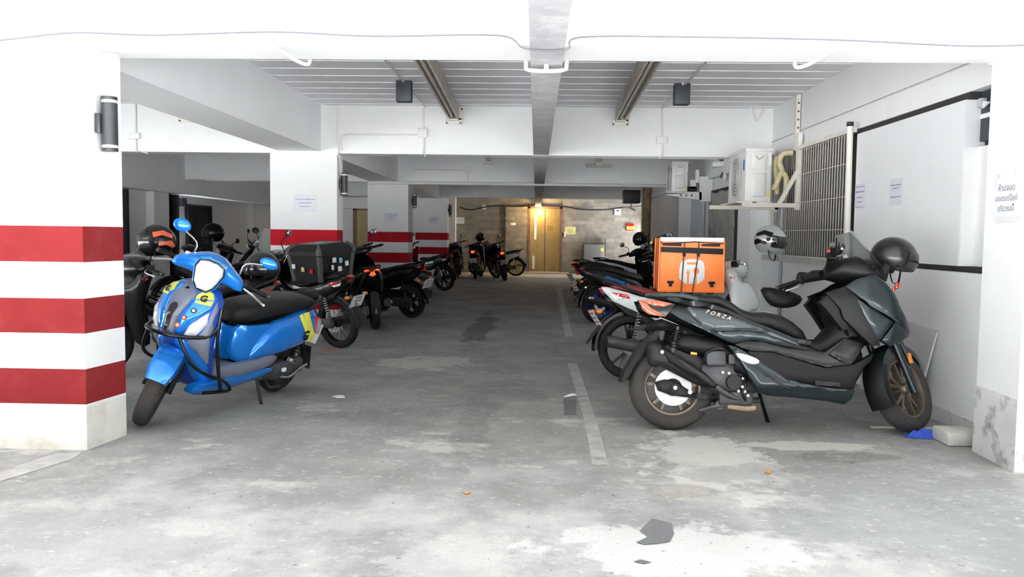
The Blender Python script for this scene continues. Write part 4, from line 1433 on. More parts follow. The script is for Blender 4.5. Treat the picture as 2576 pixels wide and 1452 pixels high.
# ---------------------------------------------------------------- the large black scooter on the right
def big_scooter():
    root = thing('maxi_scooter', 'large matte black and gunmetal scooter parked across the front right of the garage', 'motorcycle', (0.90, 5.28, 0), (math.radians(-8), 0, math.radians(1.5)), 'motorbikes parked along the right side')
    R_ = root
    SHARP[0] = 30
    WB = [(-.3, .07), (-.15, .12), (0, .15), (.3, .183), (.6, .195), (.9, .21)]
    ZF = [(.54, -.012), (.64, .006), (.70, .006), (.77, -.012), (.83, -.03)]
    WS = [(.3, .20), (.5, .235), (.9, .25), (1.15, .24), (1.3, .20)]
    WC = [(.95, .19), (1.07, .245), (1.2, .258), (1.35, .24), (1.45, .20), (1.5, .165)]
    # hidden dark core under the panels
    c = g(BLK)
    c.loft([(-.22, .80, .02, .06), (-.1, .80, .05, .11), (.1, .755, .085, .15), (.4, .665, .095, .175), (.65, .58, .085, .185), (.82, .54, .06, .19), (.92, .50, .04, .18)], 18)
    c.loft([(.38, .45, .09, .16), (.55, .39, .13, .20), (.9, .34, .125, .225), (1.06, .32, .12, .19), (1.14, .36, .13, .13), (1.22, .46, .10, .10)], 18)
    c.loft([(.78, .55, .05, .08), (.95, .53, .07, .10), (1.06, .60, .12, .12), (1.14, .72, .17, .15)], 16)
    c.loft([(1.02, .80, .08, .13), (1.09, .79, .15, .19), (1.22, .78, .19, .22), (1.34, .72, .13, .195), (1.45, .67, .06, .12)], 18)
    c.build('inner_body', R_, sharp=50)
    both('side_cowl', GUN, [(.064, .805), (.191, .79), (.318, .76), (.454, .70), (.6, .64), (.736, .583), (.80, .55), (.707, .581), (.561, .631), (.415, .65), (.297, .638), (.18, .656), (.112, .738)], WB, R_, .012, .022, .022, .02, 1, ZF)
    both('lower_side_cowl', GUND, [(-.068, .794), (.025, .802), (.074, .795), (.143, .708), (.211, .65), (.299, .636), (.416, .646), (.563, .628), (.699, .58), (.786, .545), (.737, .528), (.66, .556), (.494, .588), (.416, .575), (.362, .567), (.298, .593), (.181, .65), (.025, .724)], [(a, b - .012) for a, b in WB], R_, .004, .012, .022, .02, 0, ZF)
    both('seat_rail_trim', BLKG, [(-.05, .865), (.046, .852), (.184, .827), (.321, .786), (.467, .714), (.613, .659), (.75, .602), (.852, .587), (.847, .566), (.793, .556), (.603, .644), (.457, .70), (.321, .761), (.183, .794), (.066, .808), (-.05, .842)], [(a, b - .002) for a, b in WB], R_, .010, .02, .03, .03, 0)
    for s in (1, -1):
        t = g(BLKG).skin([(-.233, .84), (-.166, .842), (-.109, .838), (.0, .815), (-.062, .732), (-.109, .736), (-.166, .746), (-.205, .777)], side_map(WB, s), .006, .02, .03, .03, 0).build('tail_light', R_, sharp=50)
        g(ORGL).skin([(-.228, .838), (-.166, .84), (-.109, .836), (-.018, .815), (-.081, .797), (-.138, .803), (-.176, .820)], side_map([(a, b + .006) for a, b in WB], s), .006, .012, .02, .006, 0).build('upper_lens', t)
        g(ORGL).skin([(-.228, .836), (-.176, .815), (-.155, .787), (-.108, .760), (-.062, .733), (-.109, .738), (-.166, .748), (-.20, .778)], side_map([(a, b + .006) for a, b in WB], s), .006, .012, .02, .006, 0).build('lower_lens', t)
    # seat
    sg = g(SEATB).loft([(-.08, .85, .015, .09), (-.03, .853, .024, .135), (.14, .85, .035, .155), (.28, .84, .042, .16), (.36, .80, .046, .165), (.43, .748, .048, .165), (.5, .722, .05, .165), (.6, .715, .06, .16), (.7, .69, .068, .15), (.78, .65, .065, .13), (.84, .618, .045, .105), (.868, .602, .018, .07)], 24, 2.8)
    so = sg.build('seat', R_, sharp=60)
    g(GUN).tube([(.14, -.165, .845), (.02, -.16, .87), (-.12, -.10, .875), (-.16, 0, .875), (-.12, .10, .875), (.02, .16, .87), (.14, .165, .845)], .013, 8).build('grab_rail', R_)
    both('footboard_side', BLKG, [(.375, .559), (.447, .582), (.544, .576), (.678, .542), (.784, .528), (.93, .515), (1.065, .604), (1.205, .578), (1.091, .442), (.927, .425), (.783, .463), (.601, .517), (.475, .519), (.418, .536)], WS, R_, .004, .012, .025, .04, 0, [(.4, 0), (.62, -.05)])
    both('gloss_step', BLKG, [(.95, .505), (1.065, .596), (1.195, .572), (1.088, .45), (1.03, .46)], [(a, b + .006) for a, b in WS], R_, .008, .03, .03, .02, 0, [(.44, .004), (.6, -.04)])
    both('lower_side_panel', BLKM, [(.44, .515), (.598, .511), (.78, .457), (.914, .418), (1.092, .437), (1.242, .512), (1.222, .469), (1.154, .411), (1.124, .362), (1.103, .284), (1.008, .292), (.855, .318), (.682, .338), (.587, .40), (.501, .466)], WS, R_, .005, .014, .025, .05, 0, [(.28, -.012), (.38, .004), (.52, -.006)])
    both('lower_blade', GUND, [(.326, .554), (.379, .543), (.466, .488), (.59, .403), (.676, .345), (.781, .319), (.935, .293), (1.107, .281), (1.097, .228), (1.058, .189), (.933, .211), (.732, .228), (.569, .24), (.511, .259), (.455, .353), (.398, .458)], [(a, b + .002) for a, b in WS], R_, .008, .018, .022, .06, 0, [(.18, -.055), (.30, .004), (.40, .006), (.55, -.008)])
    both('blade_slot', BLKG, [(.475, .425), (.50, .43), (.56, .375), (.70, .285), (.56, .335)], [(a, b + .018) for a, b in WS], R_, .004, .01, .03, .004, 0)
    both('silver_trim', WBAG, [(.362, .508), (.434, .495), (.506, .465), (.503, .439), (.452, .435), (.385, .468)], [(a, b + .016) for a, b in WS], R_, .008, .015, .02, .006, 1)
    both('badge', GREYP, [(.851, .34), (1.006, .328), (1.011, .302), (.853, .311)], [(a, b + .012) for a, b in WS], R_, .004, .006, .02, .004, 0)
    # front fairing
    ZC = [(.55, -.02), (.7, 0), (.85, 0), (1.02, -.05)]
    both('front_cowl', GUND, [(1.069, .936), (1.14, .983), (1.197, 1.003), (1.262, 1.022), (1.327, .967), (1.381, .893), (1.416, .809), (1.47, .726), (1.496, .651), (1.491, .628), (1.377, .717), (1.304, .765), (1.212, .82), (1.138, .873)], WC, R_, .007, .018, .022, .04, 0, ZC)
    both('front_cowl_middle', GUND, [(1.12, .862), (1.203, .812), (1.363, .714), (1.28, .597), (1.245, .625), (1.183, .74)], [(a, b - .010) for a, b in WC], R_, .004, .012, .022, .04, 0, ZC)
    both('front_cowl_lower', GUND, [(1.375, .713), (1.491, .644), (1.491, .624), (1.345, .559), (1.283, .593)], WC, R_, .006, .014, .022, .04, 0, ZC)
    both('cowl_recess', BLK, [(.961, .897), (1.069, .936), (1.138, .871), (1.191, .741), (1.263, .621), (1.282, .561), (1.225, .564), (1.134, .647), (1.051, .73), (1.034, .795)], [(a, b - .012) for a, b in WC], R_, .006, .03, .035, .05, 0, ZC)
    both('cowl_blade', GUN, [(1.138, .885), (1.212, .832), (1.304, .777), (1.39, .72), (1.40, .705), (1.30, .762), (1.205, .81)], [(a, b + .010) for a, b in WC], R_, .006, .01, .03, .006, 0, ZC)
    # nose closing the two front cowls
    ng = g(GUND)
    pts = [(1.262, 1.02, .20), (1.327, .967, .20), (1.381, .893, .205), (1.416, .809, .205), (1.47, .726, .185), (1.496, .651, .165), (1.485, .61, .15)]
    vs, fs = [], []
    for (x, z, w_) in pts:
        for q in range(9):
            t = q / 8 * 2 - 1
            vs.append((x + .035 * (1 - t * t), w_ * t, z + .012 * (1 - t * t)))
    for i in range(len(pts) - 1):
        for q in range(8):
            fs.append((i * 9 + q, i * 9 + q + 1, (i + 1) * 9 + q + 1, (i + 1) * 9 + q))
    ng.add(vs, fs).build('nose_panel', R_)
    hl = g(LENS)
    for s in (1, -1):
        hl.skin([(.02, .72), (.10, .76), (.115, .72), (.09, .68), (.03, .67)], lambda u, v, h: (1.545 - (v - .66) * .9 - u * .35 + h, s * u, v), .008, .02, .025, .01, 0)
    hl.build('headlight', R_)
    # windscreen
    sg = g(SMOKE)
    vs, fs = [], []
    for i in range(9):
        t = i / 8
        x, z = 1.365 - .195 * t, 1.045 + .265 * t
        w_ = .185 - .075 * t ** 1.5
        for q in range(11):
            v = q / 10 * 2 - 1
            vs.append((x + .06 * (1 - v * v) - .03, w_ * v, z + .012 * (1 - v * v)))
    for i in range(8):
        for q in range(10):
            fs.append((i * 11 + q, i * 11 + q + 1, (i + 1) * 11 + q + 1, (i + 1) * 11 + q))
    sg.add(vs, fs).build('windscreen', R_)
    ck = g(BLK).loft([(1.02, 1.03, .03, .10), (1.08, 1.06, .07, .17), (1.2, 1.05, .10, .19), (1.3, 1.0, .06, .17)], 16)
    ck.build('cockpit', R_, sharp=50)
    both('mirror_mount', BLKM, [(1.25, 1.0), (1.30, 1.02), (1.37, .98), (1.40, 1.08), (1.37, 1.10), (1.33, 1.05), (1.27, 1.09)], [(1.2, .15), (1.4, .13)], R_, .012, .02, .03, .02, 0)
    # leg shield
    both('glove_box', BLKM, [(.93, .835), (.99, .90), (1.09, .83), (1.13, .66), (1.06, .66), (.99, .76)], [(.9, .15), (1.1, .19)], R_, .012, .04, .04, .06, 0)
    g(BLKM).skin([(-.16, .62), (.16, .62), (.17, .8), (.14, .9), (-.14, .9), (-.17, .8)], lambda u, v, h: (1.11 - .22 * (v - .62) - h, u, v), .02, .05, .04, .05, 0).build('leg_shield', R_)
    # wheels
    make_wheel('rear_wheel', R_, 0, .278, .182, .142, BRONZE, 'alloy', None, RUBD, .12, -1, 56, 5, .05)
    M = steering(1.30, .70, 26, 38)
    make_wheel('front_wheel', R_, 1.51, .276, .192, .122, BRONZE, 'alloy', M, RUBD, .128, 1, 56, 5, .04)
    fender('front_fender', R_, 1.51, .276, .30, .075, 28, 150, GUND, M, 18, .05, .55)
    fender('rear_guard_of_front_wheel', R_, 1.51, .276, .305, .078, 150, 208, BLKM, M, 12, .05, 1.0)
    fk = g(GUND)
    for s in (1, -1):
        f_ = g(GUND).tube([(1.405, s * .085, .60), (1.50, s * .085, .30), (1.52, s * .085, .245)], [.022, .024, .028], 12, smooth=0).build('fork_leg', R_, M)
        g(AMB).box((1.50, s * .108 - .006, .43), (1.535, s * .108 + .006, .50), .003).build('amber_reflector', f_, M)
        g(GUND).tube([(1.47, s * .098, .58), (1.53, s * .098, .42)], .012, 8, smooth=0).build('fender_stay', f_, M)
    # handlebar, turned left
    H = Matrix.Translation((1.03, 0, 1.065)) @ Matrix.Rotation(math.radians(-17), 4, 'X') @ Matrix.Rotation(math.radians(9), 4, 'Z')
    handlebar(R_, H, 0, 0, .36, .15, 0)
    for s in (1, -1):
        g(BLKM).tube([(0, s * .05, -.02), (-.02, s * .12, 0), (-.05, s * .18, 0)], [.035, .04, .03], 10).build('bar_cover', R_, H)
        lv = g(BLK).tube([(-.03, s * .21, .02), (-.04, s * .29, .015), (-.10, s * .39, -.005)], [.007, .006, .009], 8)
        lv.box((-.08, s * .22 - .025, .01), (-.02, s * .22 + .025, .06), .008)
        lv.build('lever', R_, H)
    g(REDL).box((-.10, -.22, .02), (-.07, -.20, .045), .003).build('stop_switch', R_, H)
    mo = g(BLKM).skin([(.71, .975), (.82, .97), (.94, .945), (1.02, .905), (.99, .85), (.90, .825), (.80, .835), (.75, .89)], lambda u, v, h: (u, .40 - h, v), .025, .05, .03, .02, 1)
    mo = mo.build('bar_end_mirror', R_)
    g(BLKM).tube([(.88, .33, .96), (.90, .37, .94), (.90, .40, .90)], .008, 8).build('mirror_arm', mo)
    # exhaust and engine on the right side
    e = g(GREYP)
    e.skin([(-.171, .563), (-.132, .574), (-.084, .557), (-.035, .516), (.097, .434), (.173, .394), (.255, .312), (.269, .278), (.22, .281), (.137, .297), (.061, .337), (-.008, .371), (-.091, .411), (-.146, .404), (-.171, .431), (-.178, .494)], lambda u, v, h: (u, -(.145 + h), v), .055, .05, .03, .05, 1)
    eo = e.build('muffler', R_, sharp=60)
    g(BLKM).skin([(-.12, .545), (-.075, .535), (.06, .44), (.17, .365), (.225, .30), (.14, .325), (.05, .375), (-.06, .44)], lambda u, v, h: (u, -(.193 + h), v), .018, .03, .03, .02, 0).build('heat_shield', eo, sharp=50)
    g(GREYP).skin([(.0, .455), (.02, .46), (.20, .345), (.225, .305), (.19, .32)], lambda u, v, h: (u, -(.210 + h), v), .006, .01, .03, .01, 0).build('shield_ridge', eo)
    g(CHROME).cyl((-.098, -.205, .505), (-.098, -.220, .505), .012, n=14).build('shield_bolt', eo)
    g(ALUD).tube([(.26, -.14, .29), (.33, -.14, .24), (.42, -.12, .21), (.55, -.08, .20)], .02, 10).build('exhaust_pipe', eo)
    en = g(ALUD)
    en.loft([(.18, .36, .08, .10), (.28, .35, .12, .13), (.42, .34, .13, .13), (.55, .34, .09, .11)], 14, 4)
    en.box((.20, -.145, .42), (.33, -.05, .52), .015).box((.34, -.15, .43), (.42, -.05, .50), .012).box((.28, -.14, .17), (.5, .1, .26), .02)
    eo2 = en.build('engine', R_)
    g(GREYP).cyl((.372, -.13, .318), (.372, -.165, .318), .047, n=24).build('engine_cover', eo2)
    bl = g(CHROME)
    for (x, z) in ((.43, .345), (.425, .29), (.40, .262), (.44, .26), (.46, .235), (.34, .375), (.30, .38)):
        bl.cyl((x, -.135, z), (x, -.158, z), .009, n=8)
    bl.build('engine_bolts', eo2)
    hose = g(BLKG)
    hose.tube([(.40, -.15, .37), (.44, -.155, .35), (.45, -.15, .30), (.43, -.15, .25), (.45, -.14, .2)], .009, 7).tube([(.2, -.14, .50), (.26, -.15, .53), (.34, -.15, .52), (.42, -.14, .47)], .009, 7)
    hose.build('hoses', eo2)
    g(mat('brass_fitting', (.5, .36, .08), .35, metal=.7)).cyl((.10, -.13, .50), (.14, -.13, .495), .012, n=10).build('fitting', eo2)
    g(BLK).loft([(-.02, .58, .05, .09), (.1, .56, .08, .12), (.3, .53, .07, .13), (.4, .5, .05, .12)], 14).build('air_box', R_)
    sw = g(GREYP).skin([(-.122, .31), (-.059, .328), (.012, .322), (.068, .28), (.125, .245), (.287, .226), (.287, .20), (.153, .207), (-.016, .226), (-.101, .255)], lambda u, v, h: (u, -(.095 + h), v), .02, .03, .025, .02, 0)
    swo = sw.build('swing_arm', R_)
    g(BLK).cyl((-.0, -.11, .278), (-.0, -.135, .278), .028, n=18).build('axle_nut', swo)
    g(CHROME).cyl((0, -.134, .278), (0, -.142, .278), .013, n=12).cyl((.098, -.11, .25), (.098, -.125, .25), .014, n=12).build('axle_tip', swo)
    g(BLKM).skin([(-.271, .651), (-.186, .684), (-.072, .721), (.013, .69), (.119, .655), (.225, .604), (.211, .579), (.084, .60), (-.015, .645), (-.101, .649), (-.2, .645)], lambda u, v, h: (u, -(.06 + h), v), .02, .04, .03, .14, 0).build('rear_fender', R_)
    g(BLKM).skin([(-.119, .64), (-.083, .645), (-.10, .60), (-.141, .555), (-.225, .434), (-.306, .32), (-.339, .305), (-.314, .376), (-.242, .499), (-.17, .59)], lambda u, v, h: (u, -(.085 + h), v), .008, .02, .03, .17, 0).build('mud_flap', R_)
    for s in (-1, 1):
        spring_shock('rear_shock', R_, (.02, s * .135, .67), (-.02, s * .135, .50), .026, 7)
    # stands, pedals
    g(BLK).tube([(.62, .14, .24), (.66, .18, .14), (.71, .245, .034)], [.012, .012, .014], 8).build('side_stand', R_)
    cs = g(ALUD).tube([(.16, -.10, .13), (.30, -.11, .165), (.42, -.10, .15)], .016, 8).cyl((.29, -.12, .17), (.29, -.09, .17), .03, n=12)
    cs.build('centre_stand', R_)
    g(mat('dusty_brown_pipe', (.36, .27, .19), .6, var=.2)).tube([(.34, -.11, .165), (.45, -.11, .15), (.52, -.10, .155)], .018, 8).build('lower_pipe', R_)
    T = Matrix(((1, 0, 0, 0), (0, 0, -1, 0), (0, 1, 0, 0), (0, 0, 0, 1)))
    T = Matrix.Translation((.26, -.2095, .745)) @ Matrix.Rotation(math.radians(17), 4, 'Y') @ Matrix.Rotation(math.radians(-7), 4, 'Z') @ T
    text('lettering', 'FORZA', .034, mat('pale_gold_lettering', (.75, .55, .38), .4), R_, T, .004, .35, 0.0, 1.75)
    return root


big_scooter()
SHARP[0] = 50
helmet('open_face_helmet', 'matte black open-face helmet with smoked visor hung on the large black scooter', (2.415, 5.57, 1.135), (math.radians(-8), math.radians(14), math.radians(-6)), mat('satin_black_helmet', (.012, .0125, .012), .32, coat=.15), 'open', .132, visor=DARKV, buckle=REDL)


# ---------------------------------------------------------------- the blue scooter on the left
def blue_scooter():
    root = thing('blue_scooter', 'metallic blue scooter with yellow decals and black crash bars beside the left striped pillar', 'motorcycle', (-2.07, 6.34, 0), (math.radians(-12), 0, math.radians(250.5)), 'motorbikes parked along the left side')
    R_ = root
    M = steering(1.16, .45, 26, 35)
    WB = [(-.35, .075), (-.2, .13), (0, .175), (.25, .195), (.45, .18), (.6, .155), (.9, .15)]
    c = g(BLK)
    c.loft([(-.28, .60, .03, .05), (-.15, .62, .09, .10), (.1, .60, .12, .145), (.35, .52, .13, .15), (.5, .50, .13, .14), (.6, .50, .11, .12)], 18)
    c.loft([(.12, .36, .05, .10), (.35, .30, .07, .15), (.6, .28, .055, .18), (.95, .28, .05, .18), (1.03, .34, .07, .15)], 18)
    c.build('inner_body', R_, sharp=50)
    # seat
    g(SEATB).loft([(-.24, .70, .02, .07), (-.2, .715, .05, .11), (-.1, .735, .06, .14), (.05, .745, .062, .155), (.2, .74, .065, .16), (.33, .735, .07, .16), (.45, .725, .075, .155), (.58, .715, .08, .14), (.67, .705, .07, .115), (.72, .695, .035, .07)], 26, 2.8).build('seat', R_, sharp=60)
    g(BLK).tube([(-.02, -.17, .70), (-.18, -.14, .76), (-.30, -.08, .77), (-.32, 0, .77), (-.30, .08, .77), (-.18, .14, .76), (-.02, .17, .70)], .012, 8).build('grab_rail', R_)
    # bodywork
    ZU = [(.36, -.01), (.45, .012), (.55, .008), (.65, -.01)]
    both('under_seat_panel', BLUE, [(.70, .645), (.60, .635), (.35, .635), (.25, .60), (.30, .40), (.52, .37), (.66, .365), (.72, .40), (.735, .50)], [(.2, .165), (.4, .165), (.62, .145), (.74, .09)], R_, .014, .06, .035, .03, 1)
    fr = g(BLUE).skin([(-.12, .38), (.12, .38), (.12, .62), (-.12, .62)], lambda u, v, h: (.715 + h - u * u * 2.5, u, v), .012, .05, .03, .03, 1)
    fr.build('front_panel', R_)
    tails = both('rear_cowl', BLUE, [(.40, .640), (.20, .665), (.05, .69), (-.12, .705), (-.22, .66), (-.27, .58), (-.20, .49), (-.05, .445), (.10, .418), (.31, .40), (.50, .378), (.62, .38), (.57, .47), (.50, .56)], WB, R_, .030, .07, .03, .04, 1, [(.38, -.01), (.5, .01), (.7, -.025)])
    gg = g(BLUED).skin([(-.13, .58), (.13, .58), (.12, .70), (-.12, .70)], lambda u, v, h: (-.235 - h + u * u * 2.0, u, v), .012, .04, .03, .03, 1)
    gg.build('tail_panel', R_)
    YZ = [(.38, -.01), (.5, .01), (.7, -.025)]
    for s in (1, -1):
        o = g(YELL).skin([(.11, .678), (.065, .688), (-.035, .53), (-.075, .465), (-.03, .455), (.03, .56)], side_map([(a, b + .031) for a, b in WB], s, YZ), .0, .01, .03, .004, 0).build('yellow_decal', R_)
        g(YELL).skin([(.05, .69), (-.03, .695), (-.155, .49), (-.15, .46), (-.09, .455), (-.02, .53)], side_map([(a, b + .031) for a, b in WB], s, YZ), .0, .01, .03, .004, 0).build('broad_stripe', o)
        T = Matrix.Translation((.03, s * .222, .515)) @ Matrix.Rotation(math.radians(0 if s < 0 else 180), 4, 'Z') @ Matrix.Rotation(math.radians(90), 4, 'X')
        text('lettering', 'G', .10, BLKG, o, T, .002, .2, .004)
    tl = g(REDL)
    for s in (1, -1):
        tl.skin([(-.24, .61), (-.19, .64), (-.15, .56), (-.18, .49), (-.24, .54)], side_map([(a, b + .03) for a, b in WB], s), .015, .03, .025, .02, 1)
    tl.build('tail_light', R_)
    ts = g(CLEARP)
    for s in (1, -1):
        ts.skin([(-.25, .60), (-.19, .63), (-.16, .55), (-.19, .48), (-.25, .53)], side_map([(a, b + .046) for a, b in WB], s), .012, .02, .025, .012, 1)
    ts.build('tail_lens', R_)
    WF = [(.2, .17), (.4, .195), (.8, .205), (1.0, .205), (1.15, .17)]
    both('floor_side_trim', BLUEG, [(.98, .40), (.75, .385), (.55, .39), (.42, .41), (.30, .385), (.28, .35), (.40, .315), (.65, .30), (.86, .31), (.99, .33)], WF, R_, .012, .03, .03, .05, 1)
    both('lower_skirt', BLUE, [(1.13, .25), (1.08, .30), (.86, .315), (.65, .30), (.45, .31), (.30, .30), (.30, .25), (.56, .212), (.9, .20), (1.08, .205)], WF, R_, .014, .04, .03, .06, 1, [(.2, -.04), (.3, 0)])
    g(BLUEG).box((.66, -.19, .335), (1.02, .19, .365), .012).build('footboard', R_)
    # leg shield: curved shield in front of the knees
    XC = [(.25, 1.04), (.45, 1.16), (.55, 1.215), (.64, 1.235), (.75, 1.225), (.85, 1.165), (.94, 1.07)]

    def ap(u, v, h):
        return (lerp(XC, v) - 1.9 * u * u + h, u * (1 + .25 * h), v)
    half = [(.095, .945), (.16, .915), (.215, .855), (.235, .78), (.24, .66), (.225, .54), (.20, .42), (.185, .28), (.13, .24)]
    poly = [(-a, b) for a, b in half] + [(a, b) for a, b in reversed(half)]
    g(BLUED).skin(poly, lambda u, v, h: ap(u, v, h - .012), .008, .04, .04, .055, 0).build('leg_shield', R_, sharp=60)
    cg = g(BLUEG).skin([(-.055, .945), (.055, .945), (.085, .87), (.05, .72), (.045, .62), (-.045, .62), (-.05, .72), (-.085, .87)], ap, .022, .03, .02, .02, 0)
    co = cg.build('centre_grille', R_, sharp=50)
    g(GREYP).skin([(-.012, .82), (.012, .82), (.03, .80), (.014, .66), (.0, .64), (-.014, .66), (-.03, .80)], lambda u, v, h: ap(u, v, h + .0255), .004, .01, .02, .006, 0).build('grille_slot', co)
    g(CHROME).skin([(-.012, .64), (.012, .64), (.012, .76), (-.012, .76)], lambda u, v, h: ap(u, v, h + .031), .004, .01, .02, .006, 0).build('grille_strip', co)
    g(BLKG).lathe([(0, .012), (.016, .012), (.02, .0)], (1.117, 0, .90), 'x', 16).build('round_emblem', co)
    for s in (1, -1):
        p = [(.055, .94), (.13, .928), (.19, .88), (.205, .81), (.175, .765), (.135, .71), (.10, .645), (.045, .615), (.05, .72), (.085, .87)]
        o = g(BLUE).skin([(a * s, b) for a, b in p], ap, .018, .03, .02, .02, 0).build('shield_face', R_, sharp=50)
        y_ = [(.115, .925), (.165, .905), (.198, .865), (.20, .835), (.115, .842), (.095, .88)]
        yo = g(YELL).skin([(a * s, b) for a, b in y_], lambda u, v, h: ap(u, v, h + .0205), .002, .01, .015, .012, 0).build('yellow_decal', o)
        gb = g(BLUE).skin([(.085 * s, .862), (.205 * s, .873), (.205 * s, .865), (.085 * s, .854)], lambda u, v, h: ap(u, v, h + .0235), .001, .01, .015, .004, 0)
        gb.build('decal_bar', yo)
        T = Matrix.Translation(Vector(ap(.15 * s, .872, .034))) @ Matrix.Rotation(s * math.radians(30), 4, 'Z') @ Matrix.Rotation(math.radians(-32), 4, 'Y') @ Matrix(((0, 0, 1, 0), (1, 0, 0, 0), (0, 1, 0, 0), (0, 0, 0, 1)))
        text('lettering', 'G', .06, BLKG, yo, T, .002, .1, .003)
        l_ = [(.13, .695), (.205, .79), (.215, .72), (.18, .645), (.125, .60), (.105, .61)]
        g(LENS).skin([(a * s, b) for a, b in l_], lambda u, v, h: ap(u, v, h + .004), .018, .02, .025, .02, 0).build('corner_lamp', R_)
        e_ = [(.21, .86), (.232, .80), (.24, .68), (.228, .55), (.205, .44), (.17, .52), (.12, .585), (.19, .64), (.222, .73)]
        g(BLUEG).skin([(a * s, b) for a, b in e_], ap, .012, .02, .03, .02, 0).build('shield_edge', R_, sharp=50)
        f_ = [(.04, .61), (.12, .58), (.17, .51), (.20, .43), (.18, .27), (.12, .25), (.07, .40)]
        g(BLUE).skin([(a * s, b) for a, b in f_], lambda u, v, h: ap(u, v, h - .004), .012, .03, .03, .02, 0).build('lower_shield', R_, sharp=50)
    st = []
    for k, (u, v, m_, r_) in enumerate(((.135, .795, BLKG, .018), (.105, .745, REDP, .016), (.075, .69, REDL, .02))):
        p = Vector(ap(u, v, .024))
        Tm = Matrix.Translation(p) @ Matrix.Rotation(math.radians(28), 4, 'Z') @ Matrix.Rotation(math.radians(-12), 4, 'Y')
        so_ = G().m(m_).lathe([(0, .004), (r_, .004), (r_, 0)], (0, 0, 0), 'x', 18 if k < 2 else 4).build('sticker', R_, Tm)
        g(WBAG if k != 2 else YELL).lathe([(0, .006), (r_ * .55, .006), (r_ * .55, 0)], (0, 0, 0), 'x', 12 if k < 2 else 4).build('sticker_mark', so_, Tm)
    # front wheel, fender, fork
    make_wheel('front_wheel', R_, 1.28, .245, .158, .10, ALUD, 'alloy', M, RUBD, .10, -1, 44)
    fender('front_fender', R_, 1.28, .255, .285, .088, 32, 150, BLUE, M, 22, .075, .72)
    for s in (1, -1):
        g(BLKM).tube([(1.14, s * .075, .50), (1.26, s * .075, .24)], [.02, .022], 12, smooth=0).build('fork_leg', R_, M)
    g(WBAG).box((1.43, .06, .40), (1.45, .078, .45), .003).build('fender_sticker', R_, M)
    make_wheel('rear_wheel', R_, 0, .242, .155, .105, ALUD, 'alloy', None, RUB, None, 1, 44)
    fender('rear_fender', R_, 0, .242, .275, .06, 60, 190, BLK, None, 14, .04, .8)
    mf = g(GREYP).skin([(-.05, .14), (.05, .14), (.055, .34), (-.055, .34)], lambda u, v, h: (-.33 - h - (.34 - v) * .2, u, v), .006, .02, .03, .006, 0)
    mf.build('mud_flap', R_)
    # handlebar cowl turned with the bars
    hc = g(BLUE)
    Rz = Matrix.Translation((1.02, -.02, 1.06)) @ Matrix.Rotation(math.radians(90), 4, 'Z')
    hc.loft([(-.235, -.045, .025, .03), (-.20, -.03, .045, .05), (-.13, -.005, .058, .075), (-.06, .01, .08, .10), (0, .012, .088, .105), (.06, .01, .08, .10), (.13, -.005, .058, .075), (.20, -.03, .045, .05), (.235, -.045, .025, .03)], 22, 2.6)
    hco = hc.build('handlebar_cowl', R_, M @ Rz, sharp=60)
    hx = [(-.092, .035), (-.078, .08), (-.03, .10), (.03, .10), (.078, .08), (.092, .035), (.066, -.062), (.03, -.10), (-.03, -.10), (-.066, -.062)]
    hm = lambda k_: (lambda u, v, h: (1.132 + h + k_ - 1.6 * u * u - .12 * v, u - .01, 1.035 + v))
    g(BLUE).skin([(a * 1.18, b * 1.12) for a, b in hx], hm(.0), .012, .015, .02, .05, 0).build('headlight_surround', R_, M)
    g(BLKG).skin([(a * 1.06, b * 1.04) for a, b in hx], hm(.012), .005, .01, .02, .02, 0).build('headlight_rim', R_, M)
    g(LENS).skin([(a * .97, b * .95) for a, b in hx], hm(.018), .018, .03, .018, .02, 0).build('headlight', R_, M)
    both_ = []
    g(WBAG).box((1.0, -.205, 1.085), (1.03, -.15, 1.098), .002).build('cowl_sticker', R_, M)
    handlebar(R_, M, 1.0, 1.045, .37, .10, .05, levers=False)
    for s in (1, -1):
        g(ALU).tube([(1.03, s * .22, 1.02), (1.01, s * .29, .995), (.97, s * .36, .955), (.96, s * .385, .945)], [.008, .009, .008, .012], 8).build('brake_lever', R_, M)
        mirror(R_, (1.0, s * .16, 1.09), (.99, s * .17, 1.17), (.95, s * .30, 1.21), (.025, .062, .038) if s > 0 else (.025, .058, .045), BLUE, M, stemm=CHROME)
    # crash bars
    br = g(BLKG).tube([(1.05, .23, .80), (1.06, .24, .70), (1.14, .22, .635), (1.30, .12, .635), (1.33, 0, .635), (1.30, -.12, .635), (1.14, -.22, .635), (1.06, -.24, .70)], .013, 10)
    bro = br.build('crash_bar', R_)
    for s in (1, -1):
        br = g(BLKG).tube([(1.05, s * .24, .82), (1.06, s * .25, .62), (1.02, s * .26, .42), (.97, s * .27, .255)], .012, 10, smooth=3)
        br.tube([(1.27, s * .13, .62), (1.22, s * .20, .47), (1.10, s * .25, .38), (.95, s * .26, .32), (.86, s * .255, .24), (.97, s * .26, .245), (1.1, s * .24, .255)], .012, 10, smooth=3)
        br.build('crash_bar_side', R_)
    # engine, stand, exhaust
    en = g(ALUD).loft([(-.08, .25, .06, .05, 0, 3, .12), (.02, .25, .08, .05, 0, 3, .13), (.2, .24, .075, .06, 0, 3, .12), (.38, .24, .06, .07, 0, 3, .08)], 14)
    eo = en.build('engine', R_)
    g(CHROME).skin([(.02, .30), (.14, .35), (.16, .325), (.04, .27)], lambda u, v, h: (u, .175 + h, v), .01, .02, .02, .02, 0).build('air_scoop', eo)
    g(WBAG).box((.17, .18, .245), (.21, .2, .275), .004).build('foot_peg_rubber', eo)
    g(ALU).tube([(.20, .17, .20), (.10, .19, .19), (-.02, .19, .24), (-.1, .19, .26)], .009, 8).build('kick_lever', eo)
